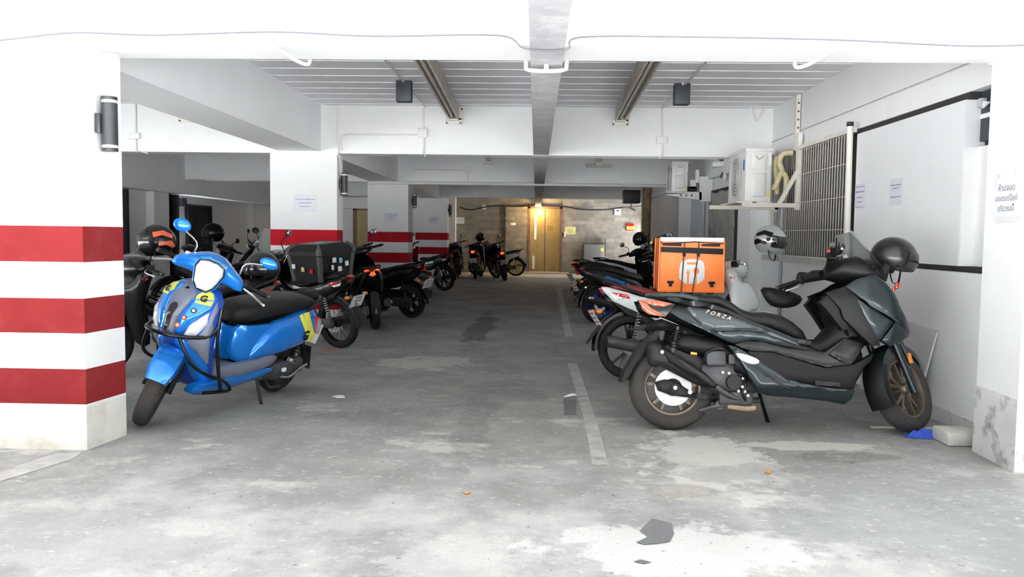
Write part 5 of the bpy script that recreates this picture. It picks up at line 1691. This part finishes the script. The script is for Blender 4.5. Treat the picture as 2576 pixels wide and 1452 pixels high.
    g(GREYP).tube([(.42, .13, .21), (.44, .19, .11), (.46, .24, .048)], [.014, .012, .013], 8).build('side_stand', R_)
    g(ALUD).tube([(.30, .10, .19), (.24, .12, .11), (.12, .13, .10)], .012, 8).build('centre_stand', R_)
    g(GREYP).loft([(-.28, .30, .055, .05, 0, 2.4, -.16), (-.2, .29, .06, .055, 0, 2.4, -.16), (.1, .26, .05, .05, 0, 2.4, -.16), (.25, .24, .025, .03, 0, 2.4, -.13)], 14).build('muffler', R_)
    spring_shock('rear_shock', R_, (-.1, .10, .52), (-.03, .12, .29), .024, 7)
    M2 = Matrix.Translation((-.33, 0, .46)) @ Matrix.Rotation(math.radians(-25), 4, 'Y')
    number_plate(R_, (0, 0, 0), .22, .17, M2)
    return root


blue_scooter()


# ---------------------------------------------------------------- the other motorbikes
def moped(name, label, loc, head, style='scooter', body=BLKG, accent=None, seat=SEATB, rim=ALUD, wheel='alloy', lean=8, steer=22,
          mirrors=True, plate='white', lit=False, tail=REDL, rack=True, face=None, lines=None, screen=None, group=None, wheelm=RUB, drum=None, muff=None, guard=BLKG, mirm=BLK):
    face = face or body
    root = thing(name, label, 'motorcycle', loc, (math.radians(-lean), 0, math.radians(head)), group or ROW[0])
    R_ = root
    ub = style == 'underbone'
    L_, r, rr, tw = (1.24, .285, .222, .085) if ub else (1.29, .262, .185, .10)
    M = steering(L_ - .13, .45, 26, steer)
    if ub:
        WB = [(-.3, .06), (-.1, .10), (.15, .135), (.4, .13), (.5, .10)]
        c = g(BLK).loft([(-.22, .76, .03, .06), (-.05, .71, .055, .085), (.2, .62, .085, .11), (.42, .57, .08, .09), (.5, .54, .05, .06)], 16)
        c.loft([(.35, .50, .05, .05), (.6, .50, .055, .055), (.85, .60, .07, .06), (.98, .75, .10, .07)], 14)
        c.build('inner_body', R_, sharp=50)
        g(seat).loft([(-.16, .815, .018, .08), (-.1, .81, .03, .105), (.05, .79, .038, .115), (.2, .755, .04, .12), (.33, .715, .042, .12), (.45, .705, .042, .105), (.58, .715, .035, .08), (.63, .71, .015, .05)], 20, 2.8).build('seat', R_, sharp=60)
        cow = both('rear_cowl', body, [(-.265, .81), (-.21, .812), (-.118, .785), (-.04, .765), (.066, .73), (.16, .71), (.32, .68), (.46, .66), (.50, .60), (.44, .50), (.34, .46), (.25, .49), (.18, .535), (-.054, .636), (-.165, .69), (-.245, .778)], WB, R_, .012, .03, .035, .03, 0)
        both('under_tail', BLK, [(-.17, .69), (.16, .535), (.25, .49), (.12, .50), (-.05, .58)], [(a, b - .02) for a, b in WB], R_, .004, .03, .04, .05, 0)
        for s in (1, -1):
            o = g(tail).skin([(-.195, .77), (-.055, .748), (-.02, .717), (-.034, .709), (-.118, .731)], side_map([(a, b + .014) for a, b in WB], s), .006, .01, .025, .008, 0).build('side_lamp', R_)
            g(LENS).skin([(-.19, .752), (-.12, .728), (-.05, .712), (-.10, .70), (-.17, .715)], side_map([(a, b + .013) for a, b in WB], s), .006, .01, .025, .008, 0).build('indicator', o)
            if rack:
                g(GREYP).tube([(-.22, s * .02, .86), (-.20, s * .09, .855), (-.05, s * .125, .80), (.09, s * .13, .74)], .011, 8).build('grab_rail', R_)
        g(REDLIT if lit else tail).ball((-.23, 0, .79), (.035, .07, .035), None, 14, 8).build('tail_light', R_)
        both('side_panel', body, [(.44, .58), (.62, .545), (.80, .60), (.86, .66), (.84, .70), (.70, .62), (.48, .62)], [(.4, .075), (.8, .07)], R_, .01, .03, .04, .03, 0)
        # leg shields
        WL = [(.78, .19), (.9, .205), (1.05, .165), (1.17, .10)]
        both('leg_shield', face, [(.80, .93), (.825, .98), (.9, .96), (.95, .86), (1.03, .845), (1.093, .806), (1.143, .739), (1.167, .69), (1.124, .607), (1.032, .60), (1.0, .50), (.96, .36), (.88, .30), (.82, .34), (.86, .5), (.871, .66), (.845, .779), (.82, .86)], WL, R_, .022, .06, .035, .03, 1)
        fs = g(face).skin([(-.16, .62), (.16, .62), (.18, .85), (.10, .95), (-.10, .95), (-.18, .85)], lambda u, v, h: (1.15 - .5 * (v - .62) - u * u * 3.0 + h, u, v), .015, .05, .04, .03, 0)
        fs.build('front_shield', R_)
        if accent:
            both('decal', accent, [(.838, .905), (.888, .90), (.88, .882), (.842, .886)], [(a, b + .021) for a, b in WL], R_, .002, .01, .03, .003, 0)
        hc = g(face)
        Rz = Matrix.Translation((.935, 0, .96)) @ Matrix.Rotation(math.radians(90), 4, 'Z')
        hc.loft([(-.20, .03, .03, .035), (-.14, .02, .065, .10), (0, 0, .095, .15), (.14, .02, .065, .10), (.20, .03, .03, .035)], 20, 2.6)
        hc.build('handlebar_cowl', R_, M @ Rz, sharp=60)
        g(LENS).ball((1.07, 0, .955), (.035, .075, .055), None, 18, 10).build('headlight', R_, M)
        hx, hz, hy = .90, 1.0, .36
    else:
        WB = [(-.34, .05), (-.15, .11), (.1, .155), (.35, .17), (.6, .16)]
        c = g(BLK).loft([(-.26, .74, .03, .05), (-.1, .70, .08, .10), (.15, .62, .11, .135), (.4, .54, .12, .14), (.58, .50, .10, .12)], 16)
        c.loft([(.1, .36, .05, .09), (.35, .30, .07, .14), (.6, .27, .055, .17), (.95, .27, .05, .165), (1.04, .34, .06, .13)], 16)
        c.build('inner_body', R_, sharp=50)
        g(seat).loft([(-.24, .80, .015, .07), (-.15, .80, .03, .11), (.05, .785, .04, .14), (.2, .755, .048, .15), (.35, .715, .05, .155), (.5, .69, .055, .14), (.62, .665, .05, .10), (.67, .645, .02, .06)], 20, 2.8).build('seat', R_, sharp=60)
        both('rear_cowl', body, [(-.34, .80), (-.1, .775), (.12, .735), (.3, .68), (.55, .60), (.63, .52), (.60, .40), (.35, .42), (.08, .53), (-.18, .68), (-.32, .76)], WB, R_, .018, .04, .04, .03, 1)
        if accent:
            both('side_stripe', accent, [(-.20, .745), (.1, .68), (.4, .58), (.55, .50), (.3, .55), (.0, .66)], [(a, b + .017) for a, b in WB], R_, .004, .01, .04, .004, 0)
        both('floor_trim', BLKM, [(.30, .40), (.6, .38), (.98, .40), (1.02, .33), (.86, .30), (.4, .31)], [(.2, .17), (.8, .185), (1.1, .16)], R_, .01, .03, .04, .05, 1)
        both('lower_skirt', body, [(.30, .30), (.6, .30), (1.0, .31), (1.12, .26), (1.05, .20), (.55, .205), (.32, .24)], [(.2, .15), (.8, .175), (1.1, .13)], R_, .012, .03, .04, .05, 0)
        XC = [(.25, 1.03), (.45, 1.15), (.62, 1.225), (.75, 1.215), (.88, 1.12), (.95, 1.04)]
        ap = lambda u, v, h: (lerp(XC, v) - 2.4 * u * u + h, u, v)
        half = [(.08, .95), (.15, .90), (.20, .80), (.215, .66), (.19, .48), (.16, .30), (.12, .25)]
        poly = [(-a, b) for a, b in half] + [(a, b) for a, b in reversed(half)]
        g(BLKM).skin(poly, lambda u, v, h: ap(u, v, h - .012), .008, .04, .045, .05, 0).build('leg_shield', R_, sharp=60)
        for s in (1, -1):
            p = [(.0, .94), (.10, .93), (.18, .82), (.195, .70), (.12, .62), (.03, .58), (.0, .70)]
            g(face).skin([(a * s, b) for a, b in p], ap, .02, .04, .04, .02, 0).build('front_cowl', R_, sharp=50)
            l_ = [(.04, .66), (.15, .76), (.19, .74), (.15, .65), (.05, .61)]
            g(LENS).skin([(a * s, b) for a, b in l_], lambda u, v, h: ap(u, v, h + .012), .014, .02, .03, .01, 0).build('headlight', R_)
        g(REDLIT if lit else tail).skin([(-.10, .80), (-.06, .81), (0, .775), (.06, .81), (.10, .80), (.07, .75), (0, .725), (-.07, .75)], lambda u, v, h: (-.325 - h + abs(u) * .8, u, v), .012, .02, .03, .02, 0).build('tail_light', R_)
        g(BLKM).tube([(.02, -.13, .80), (-.14, -.12, .845), (-.28, -.06, .85), (-.30, 0, .85), (-.28, .06, .85), (-.14, .12, .845), (.02, .13, .80)], .011, 8).build('grab_rail', R_)
        hc = g(face)
        Rz = Matrix.Translation((1.0, 0, 1.0)) @ Matrix.Rotation(math.radians(90), 4, 'Z')
        hc.loft([(-.2, 0, .03, .03), (-.12, .01, .05, .06), (0, .015, .06, .085), (.12, .01, .05, .06), (.2, 0, .03, .03)], 18, 2.6)
        hc.build('handlebar_cowl', R_, M @ Rz, sharp=60)
        hx, hz, hy = .98, 1.02, .35
    if screen:
        vs, fs = [], []
        for i in range(7):
            t = i / 6
            for q in range(9):
                v = q / 8 * 2 - 1
                vs.append((1.13 - .16 * t + .08 * (1 - v * v), (.19 - .05 * t) * v, .90 + .42 * t))
        for i in range(6):
            for q in range(8):
                fs.append((i * 9 + q, i * 9 + q + 1, (i + 1) * 9 + q + 1, (i + 1) * 9 + q))
        g(screen).add(vs, fs).build('windscreen', R_)
    make_wheel('rear_wheel', R_, 0, r, rr, tw * 1.05, rim, wheel, None, wheelm, None if ub else .09, -1, 36, 5, .07 if drum else .05)
    if drum:
        g(drum).lathe([(0, -.05), (.07, -.05), (.075, -.02), (.075, .02), (.07, .05), (0, .05)], (0, 0, r), 'y', 24).build('brake_drum', R_)
    make_wheel('front_wheel', R_, L_, r, rr, tw, rim, wheel, M, wheelm, .10, 1, 36, 5, .04)
    fender('front_fender', R_, L_, r, r + .03, tw * .62, 25, 160, face, M, 14, .045, .6)
    fender('rear_fender', R_, 0, r, r + .045, tw * .62, 70, 185, guard, None, 12, .03, .9)
    g(GREYP).skin([(-.055, .30), (.055, .30), (.06, .40), (.05, .50), (-.05, .50), (-.06, .40)], lambda u, v, h: (-.24 - h - (.50 - v) * .75, u, v + .02), .006, .02, .03, .008, 1).build('mud_flap', R_)
    for s in (1, -1):
        g(BLKM).tube([(L_ - .14, s * .07, .58), (L_ - .02, s * .075, r)], [.02, .022], 10, smooth=0).build('fork_leg', R_, M)
        if ub or s > 0:
            spring_shock('rear_shock', R_, (.06, s * .115, .60), (.0, s * .115, r + .03), .025, 8, CHROME if ub else None)
    # engine and exhaust
    en = g(ALUD)
    if ub:
        en.loft([(.40, .33, .09, .10), (.55, .33, .11, .12), (.68, .35, .08, .09), (.82, .37, .055, .06)], 12)
        en.box((-.02, .07, r - .05), (.42, .10, r + .06), .02)
    else:
        en.loft([(-.08, .27, .06, .05, 0, 3, .11), (.05, .27, .08, .05, 0, 3, .12), (.25, .26, .075, .06, 0, 3, .11), (.4, .27, .06, .07, 0, 3, .06)], 12)
    en.build('engine', R_)
    mu = g(muff or (ALUD if ub else GREYP))
    if ub:
        mu.loft([(-.24, .34, .045, .045, 0, 2.2, -.16), (-.20, .34, .055, .055, 0, 2.2, -.16), (.22, .25, .05, .05, 0, 2.2, -.15), (.30, .23, .022, .022, 0, 2.2, -.14)], 14)
        mu.tube([(.30, -.14, .23), (.5, -.12, .20), (.7, -.07, .22), (.80, -.03, .30)], .016, 8)
        mu.m(BLK).cyl((-.245, -.16, .34), (-.25, -.16, .34), .018, n=12)
    else:
        mu.loft([(-.25, .36, .05, .05, 0, 2.4, -.16), (-.18, .35, .065, .055, 0, 2.4, -.16), (.1, .27, .055, .05, 0, 2.4, -.15), (.26, .23, .025, .03, 0, 2.4, -.12)], 14)
        mu.m(CHROME).box((-.22, -.222, .34), (-.14, -.21, .375), .004)
    mu.build('muffler', R_)
    g(BLK).tube([(.42, .12, .22), (.45, .17, .12), (.47, .215, .034)], [.012, .011, .012], 8).build('side_stand', R_)
    g(BLKM).tube([(.44, -.19, .235), (.44, .19, .235)], .014, 8, smooth=0).build('foot_peg', R_)
    handlebar(R_, M, hx + .02, hz, hy, .10, .0)
    if mirrors:
        for s in (1, -1):
            mirror(R_, (hx, s * .20, hz + .03), (hx + .02, s * .21, hz + .12), (hx - .03, s * .30, hz + .19), (.02, .055, .042), mirm, M)
    if plate:
        M2 = Matrix.Translation((-.31 if ub else -.36, 0, .545)) @ Matrix.Rotation(math.radians(-32), 4, 'Y')
        number_plate(R_, (0, 0, 0), .20, .16, M2, lines=lines, border=PLATER if plate == 'red' else (BLUED if plate == 'blue' else None))
        o = g(AMB)
        for s in (1, -1):
            o = g(AMB).ball((-.30, s * .14, .60), (.03, .03, .022), None, 12, 8).build('indicator', R_)
    return root


ROW = ['motorbikes parked along the right side']
# second row on the right
moped('underbone_motorbike', 'white motorbike with a dark red seat standing behind the large black scooter', (.84, 7.13, 0), 8, 'underbone', WPAINT, accent=PLATER, seat=SEATR, rim=BLKG, lean=6, steer=8, plate='red', drum=ALU, muff=ALUD, face=WPAINT, mirrors=False)
helmet('full_face_helmet', 'silver and black helmet perched on the handlebar of the white motorbike', (2.03, 7.12, 1.24), (0, math.radians(10), math.radians(-35)), mat('silver_helmet_paint', (.36, .38, .38), .25, metal=.45, coat=.5), 'full', .125, accent=BLKG, visor=DARKV)
moped('scooter', 'black scooter with blue wheel rims parked behind the white motorbike', (.93, 11.75, 0), 14, 'scooter', BLKG, accent=TEAL, rim=RIMB, lean=8, plate='red')
moped('scooter', 'black scooter with a bright blue side stripe, third from the front in the right-hand row', (.98, 14.2, 0), 22, 'scooter', BLKG, accent=TEAL, rim=BLK, lean=8, plate='red')
moped('scooter', 'white and dark blue scooter half hidden behind the orange delivery bag', (1.42, 15.7, 0), 5, 'scooter', WPAINT, accent=RIMB, rim=BLK, lean=8, plate=None, face=NAVY)
helmet('open_face_helmet', 'black helmet on a handlebar of the right-hand row, in front of the grey corner column', (1.83, 14.45, 1.22), (0, 0, math.radians(40)), BLKG, 'open', .125)
t = thing('rain_cover', 'black rounded cover draped over a handlebar, showing above the delivery bag', 'cover', (2.44, 15.72, 1.05))
g(BLKG).loft([(-.24, .08, .02, .15), (-.2, .09, .10, .22), (0, .11, .15, .26), (.2, .09, .11, .22), (.25, .08, .02, .15)], 18, 2.6).build('cover_top', t)
g(BLKM).box((-.18, -.22, -.06), (.19, .22, .10), .03).build('cover_skirt', t)

# left-hand side
ROW[0] = 'motorbikes parked along the left side'
moped('motorbike', 'black motorbike with red accents half hidden between the left pillar and the blue scooter', (-2.62, 7.35, 0), 205, 'underbone', BLKG, accent=REDL, rim=BLK, lean=8, steer=15, face=BLKG, mirrors=False, plate=None)
helmet('full_face_helmet', 'black helmet with orange-red graphics on the motorbike beside the left pillar', (-3.22, 6.82, 1.17), (0, math.radians(4), math.radians(215)), BLKG, 'full', .135, accent=mat('orange_red_graphic', (.72, .13, .06), .3, coat=.5), visor=DARKV)
box_bike = moped('motorbike', 'black motorbike carrying a big black top box behind the blue scooter', (-2.14, 8.83, 0), 150, 'underbone', BLKG, accent=None, rim=BLK, wheel='wire', lean=7, steer=12, plate='blue', lines=(('1กฌ', .045, .055), ('ศรีสะเกษ', .002, .03), ('96', -.045, .055)), muff=ALUD, guard=GREYP, rack=False)
moped('scooter', 'black scooter with a lit red tail light behind the top box', (-2.10, 10.62, 0), 108, 'scooter', BLKG, rim=BLK, lean=6, lit=True, plate=None)
moped('scooter', 'black scooter seen from its side, rear wheel nearest the driving lane', (-1.86, 12.2, 0), 148, 'scooter', BLKG, rim=BLK, lean=7, plate='white', mirrors=False)
moped('motorbike', 'dark green motorbike parked between the third and fourth striped pillars', (-2.06, 18.3, 0), 150, 'underbone', GREEN, rim=BLK, lean=6, plate=None, face=REDB)
helmet('open_face_helmet', 'plain black helmet resting on a seat between the blue scooter and the top box', (-2.52, 7.42, .925), (0, math.radians(-4), math.radians(235)), MATS['satin_black_helmet'], 'open', .148)
# bikes by the lift lobby
ROW[0] = 'motorbikes by the lift lobby'
moped('motorbike', 'dark blue motorbike at the left end of the group by the lift lobby', (-2.32, 24.1, 0), 95, 'underbone', NAVY, rim=BLK, lean=6, plate=None, face=NAVY)
moped('motorbike', 'black motorbike with a pale number plate, second from left by the lift lobby', (-1.74, 23.5, 0), 88, 'underbone', BLKG, rim=BLK, lean=5, lit=True)
moped('motorbike', 'black motorbike with a tilted number plate nearest the camera by the lift lobby', (-.86, 22.7, 0), 104, 'underbone', BLKG, rim=BLK, lean=10, lit=True)
moped('motorbike', 'white-tailed motorbike with gold wheel rims near the lift door', (-.62, 25.5, 0), 172, 'underbone', WPAINT, rim=GOLD, lean=6, plate=None, face=BLKG, mirrors=False)
helmet('open_face_helmet', 'black helmet on the motorbike at the middle of the lift lobby group', (-1.68, 24.45, 1.20), (0, 0, math.radians(120)), BLKG, 'open', .14)
# the far row in the left bay
ROW[0] = 'motorbikes in the far left row'
moped('scooter', 'dark scooter with a big translucent grey windscreen just left of the second striped pillar', (-3.55, 12.6, 0), 245, 'scooter', BLKG, rim=BLK, lean=6, screen=CLEARP, plate=None)
for x, y, h, st, lab in (
        (-4.45, 12.7, 208, 'underbone', 'dark motorbike at the near end of the far left row, seen above the blue scooter'),
        (-4.5, 14.2, 206, 'underbone', 'dark motorbike in the far left row with a black helmet on its handlebar'),
        (-4.5, 15.7, 205, 'scooter', 'dark scooter in the middle of the far left row, its mirrors against the pale wall'),
        (-4.4, 17.2, 205, 'underbone', 'dark motorbike, second from the far end of the far left row'),
        (-4.2, 18.7, 208, 'scooter', 'dark scooter at the far end of the far left row beyond the second striped pillar')):
    moped('motorbike' if st == 'underbone' else 'scooter', lab, (x, y, 0), h, st, BLKG, rim=BLK, lean=6, plate=None)
helmet('open_face_helmet', 'glossy black helmet on the far left row of motorbikes, in front of the barred gate', (-5.5, 13.72, 1.24), (0, 0, math.radians(200)), BLKG, 'open', .16)

# ---------------------------------------------------------------- top box on its motorbike
def top_box():
    a = math.radians(150)
    o = thing('top_box', 'big black top box covered in small stickers on the rear rack of a motorbike', 'top box', (-2.36, 8.93, .745), (math.radians(-5), 0, a))
    o.scale = (1.22, 1.22, 1.22)
    gg = g(BLKM)
    P = lambda u, v, d: (u, v, d)
    def ring(hx_, hy_, ch):
        return [(-hx_ + ch, -hy_), (hx_ - ch, -hy_), (hx_, -hy_ + ch), (hx_, hy_ - ch), (hx_ - ch, hy_), (-hx_ + ch, hy_), (-hx_, hy_ - ch), (-hx_, -hy_ + ch)]
    def stack(gq, levels):
        vs, fs = [], []
        for (z, hx_, hy_, ch) in levels:
            vs += [(p[0], p[1], z) for p in ring(hx_, hy_, ch)]
        for i in range(len(levels) - 1):
            for q in range(8):
                fs.append((i * 8 + q, i * 8 + (q + 1) % 8, (i + 1) * 8 + (q + 1) % 8, (i + 1) * 8 + q))
        fs.append(tuple(range(7, -1, -1)))
        fs.append(tuple((len(levels) - 1) * 8 + q for q in range(8)))
        return gq.add(vs, fs)
    stack(gg, [(0, .165, .185, .03), (.235, .19, .215, .03)])
    gg.build('box_body', o, sharp=30)
    li = g(BLKM)
    stack(li, [(.238, .20, .225, .035), (.275, .20, .225, .035), (.32, .165, .19, .04), (.335, .15, .175, .04)])
    lo = li.build('lid', o, sharp=30)
    gg = g(mat('pink_grey_lettering', (.50, .36, .38), .5))
    for k in range(4):
        gg.box((-.012, -.05 + k * .028, .335), (.012, -.03 + k * .028, .337))
    gg.build('lid_mark', lo, smooth=False)
    cm = mat('grey_corner_guard', (.045, .048, .052), .5)
    for sx, sy in ((-1, -1), (-1, 1), (1, -1), (1, 1)):
        p0 = Vector((sx * .158, sy * .178, .01))
        p1 = Vector((sx * .183, sy * .208, .235))
        g(cm).tube([p0, p1], .026, 8, smooth=0).build('corner_guard', o)
        g(cm).tube([(sx * .193, sy * .218, .24), (sx * .19, sy * .215, .285), (sx * .15, sy * .175, .335)], [.026, .025, .01], 8, smooth=0).build('lid_corner', lo)
    g(ALUD).tube([(.21, -.06, .245), (.235, -.055, .25), (.235, .055, .25), (.21, .06, .245)], .006, 8).build('carry_handle', o)
    cols = [mat('sticker_white', (.75, .75, .74), .4), REDP, mat('sticker_blue', (.2, .4, .6), .4), mat('sticker_tan', (.4, .35, .2), .4)]
    k = 0
    for (yy, zz, m_, w_) in ((-.12, .14, 0, .02), (-.04, .175, 2, .018), (.04, .185, 0, .022), (-.03, .10, 0, .022), (.06, .12, 0, .012)):
        x = -.172 - .02 * zz / .2
        g(cols[m_]).box((x - .014, yy - w_, zz - .02), (x - .002, yy + w_, zz + .024), .003).build('sticker', o)
    for (xx, zz, m_) in ((-.08, .10, 1), (.02, .115, 3), (.13, .14, 0)):
        y_ = .192 + .022 * zz / .2
        g(cols[m_]).box((xx - .018, y_ + .001, zz - .02), (xx + .018, y_ + .013, zz + .02), .003).build('sticker', o)
    return o


top_box()
rk = g(BLK).tube([(.12, .1, .73), (-.16, .11, .785), (-.26, .10, .79), (-.26, -.10, .79), (-.16, -.11, .785), (.12, -.1, .73)], .011, 8)
rk.build('luggage_rack', box_bike)


# ---------------------------------------------------------------- orange delivery bag
def delivery_bag():
    o = thing('delivery_bag', 'orange insulated food delivery bag with a white fork and spoon emblem', 'delivery bag', (1.345, 7.22, .79), (0, 0, math.radians(-3)))
    W2, D2, H2 = .275, .20, .46
    gg = g(ORANGE)
    vs, fs = [], []
    n, k = 14, 10
    def face(f):
        off = len(gg.v)
        vv = [f(a / n * 2 - 1, b / k) for a in range(n + 1) for b in range(k + 1)]
        ff = [(a * (k + 1) + b, (a + 1) * (k + 1) + b, (a + 1) * (k + 1) + b + 1, a * (k + 1) + b + 1) for a in range(n) for b in range(k)]
        gg.add(vv, ff)
    bul = lambda u, v: .012 * (1 - u * u) * math.sin(math.pi * v) + .0025 * math.sin(7 * u + 5 * v) * (1 - u * u)
    face(lambda u, v: (W2 * u * (1.0 - .02 * v), -D2 - bul(u, v), H2 * v))
    face(lambda u, v: (W2 * u * (1.0 - .02 * v), D2 + bul(u, v), H2 * v))
    gg.m(ORANGED)
    face(lambda u, v: (-W2 * (1 - .02 * v) - bul(u, v), D2 * u, H2 * v))
    face(lambda u, v: (W2 * (1 - .02 * v) + bul(u, v), D2 * u, H2 * v))
    gg.m(ORANGE)
    face(lambda u, v: (W2 * u, D2 * (v * 2 - 1), H2 + .008 * (1 - u * u)))
    face(lambda u, v: (W2 * u, D2 * (v * 2 - 1), 0))
    gg.build('bag_body', o, sharp=50)
    ed = g(ORANGE)
    for s in (-1, 1):
        ed.tube([(s * W2, -D2, .0), (s * W2 * .98, -D2, H2)], .009, 8, smooth=0)
        ed.tube([(s * W2, D2, .0), (s * W2 * .98, D2, H2)], .009, 8, smooth=0)
    ed.tube([(-W2, -D2, .004), (W2, -D2, .004)], .009, 8, smooth=0)
    ed.build('edge_piping', o)
    fl = g(WBAG).skin([(-.262, .432), (-.02, .428), (.02, .434), (.262, .432), (.268, .468), (-.268, .468)], lambda u, v, h: (u, -D2 - .010 - h, v), .006, .012, .03, .01, 0)
    fo = fl.build('lid_flap', o)
    g(WEB).tube([(-.268, -D2 - .014, .43), (-.24, -D2 - .016, .415), (-.05, -D2 - .018, .425), (.03, -D2 - .018, .43), (.2, -D2 - .018, .42), (.268, -D2 - .016, .42)], .005, 6).build('flap_trim', fo)
    g(BLKM).skin([(-.262, .34), (.262, .325), (.262, .375), (-.262, .385)], lambda u, v, h: (u, -D2 - .013 - bul(u / W2, v / H2) - h, v), .003, .01, .04, .008, 0).build('velcro_band', o)
    for s, x0, x1 in ((-1, -.25, -.09), (1, .08, .235)):
        g(BLKM).skin([(x0, .395), (x1, .392), (x1, .415), (x0, .413)], lambda u, v, h: (u, -D2 - .012 - bul(u / W2, v / H2) - h, v), .003, .008, .04, .008, 0).build('mesh_pocket', o)
    for x0, x1 in ((-.065, -.085), (.055, .012)):
        s_ = g(WEB).tube([(x0, -D2 - .020, .43), (x0 - .003, -D2 - .026, .34), (x1, -D2 - .022, .0)], .0045, 6)
        so_ = s_.build('strap', o)
        g(BLKM).box((x0 - .014, -D2 - .034, .305), (x0 + .010, -D2 - .022, .355), .004).build('buckle', so_)
    for xx in (-.175, .175):
        g(BLKM).prism([(xx - .028, .093), (xx + .028, .093), (xx + .028, .072), (xx + .014, .072), (xx + .014, .045), (xx - .014, .045), (xx - .014, .072), (xx - .028, .072)], lambda u, v, d: (u, -D2 - d, v), .0, .014).build('corner_tab', o, smooth=False)
    # emblem: white badge with a handle slot, fork and spoon
    base = lambda k_: (lambda u, v, h: (u + .005, -D2 - .013 - k_ - h, v))
    em = g(WBAG).skin(chaikin([(-.107, .07), (.107, .07), (.107, .245), (.065, .282), (-.065, .282), (-.107, .245)], 1), base(.0), .002, .004, .03, .012, 0).build('emblem', o)
    OR = ORANGE
    g(OR).skin([(-.045, .255), (.045, .255), (.045, .236), (-.045, .236)], base(.003), .001, .003, .02, .003, 0).build('emblem_slot', em)
    fk = g(OR)
    fk.skin([(-.055, .195), (-.05, .165), (-.043, .155), (-.04, .065), (-.026, .065), (-.023, .155), (-.016, .165), (-.011, .195), (-.0155, .195), (-.019, .17), (-.024, .17), (-.026, .195), (-.031, .195), (-.031, .17), (-.036, .17), (-.036, .195), (-.041, .195), (-.043, .17), (-.048, .17), (-.050, .195)], base(.003), .001, .003, .01, .003, 0)
    fk.build('emblem_fork', em)
    sp = g(OR).skin(chaikin([(.023, .15), (.045, .15), (.062, .175), (.052, .205), (.034, .212), (.016, .205), (.008, .175)], 2), base(.003), .001, .003, .015, .003, 0)
    sp.skin([(.029, .156), (.040, .156), (.042, .065), (.027, .065)], base(.003), .001, .003, .02, .003, 0)
    sp.build('emblem_spoon', em)
    return o


delivery_bag()
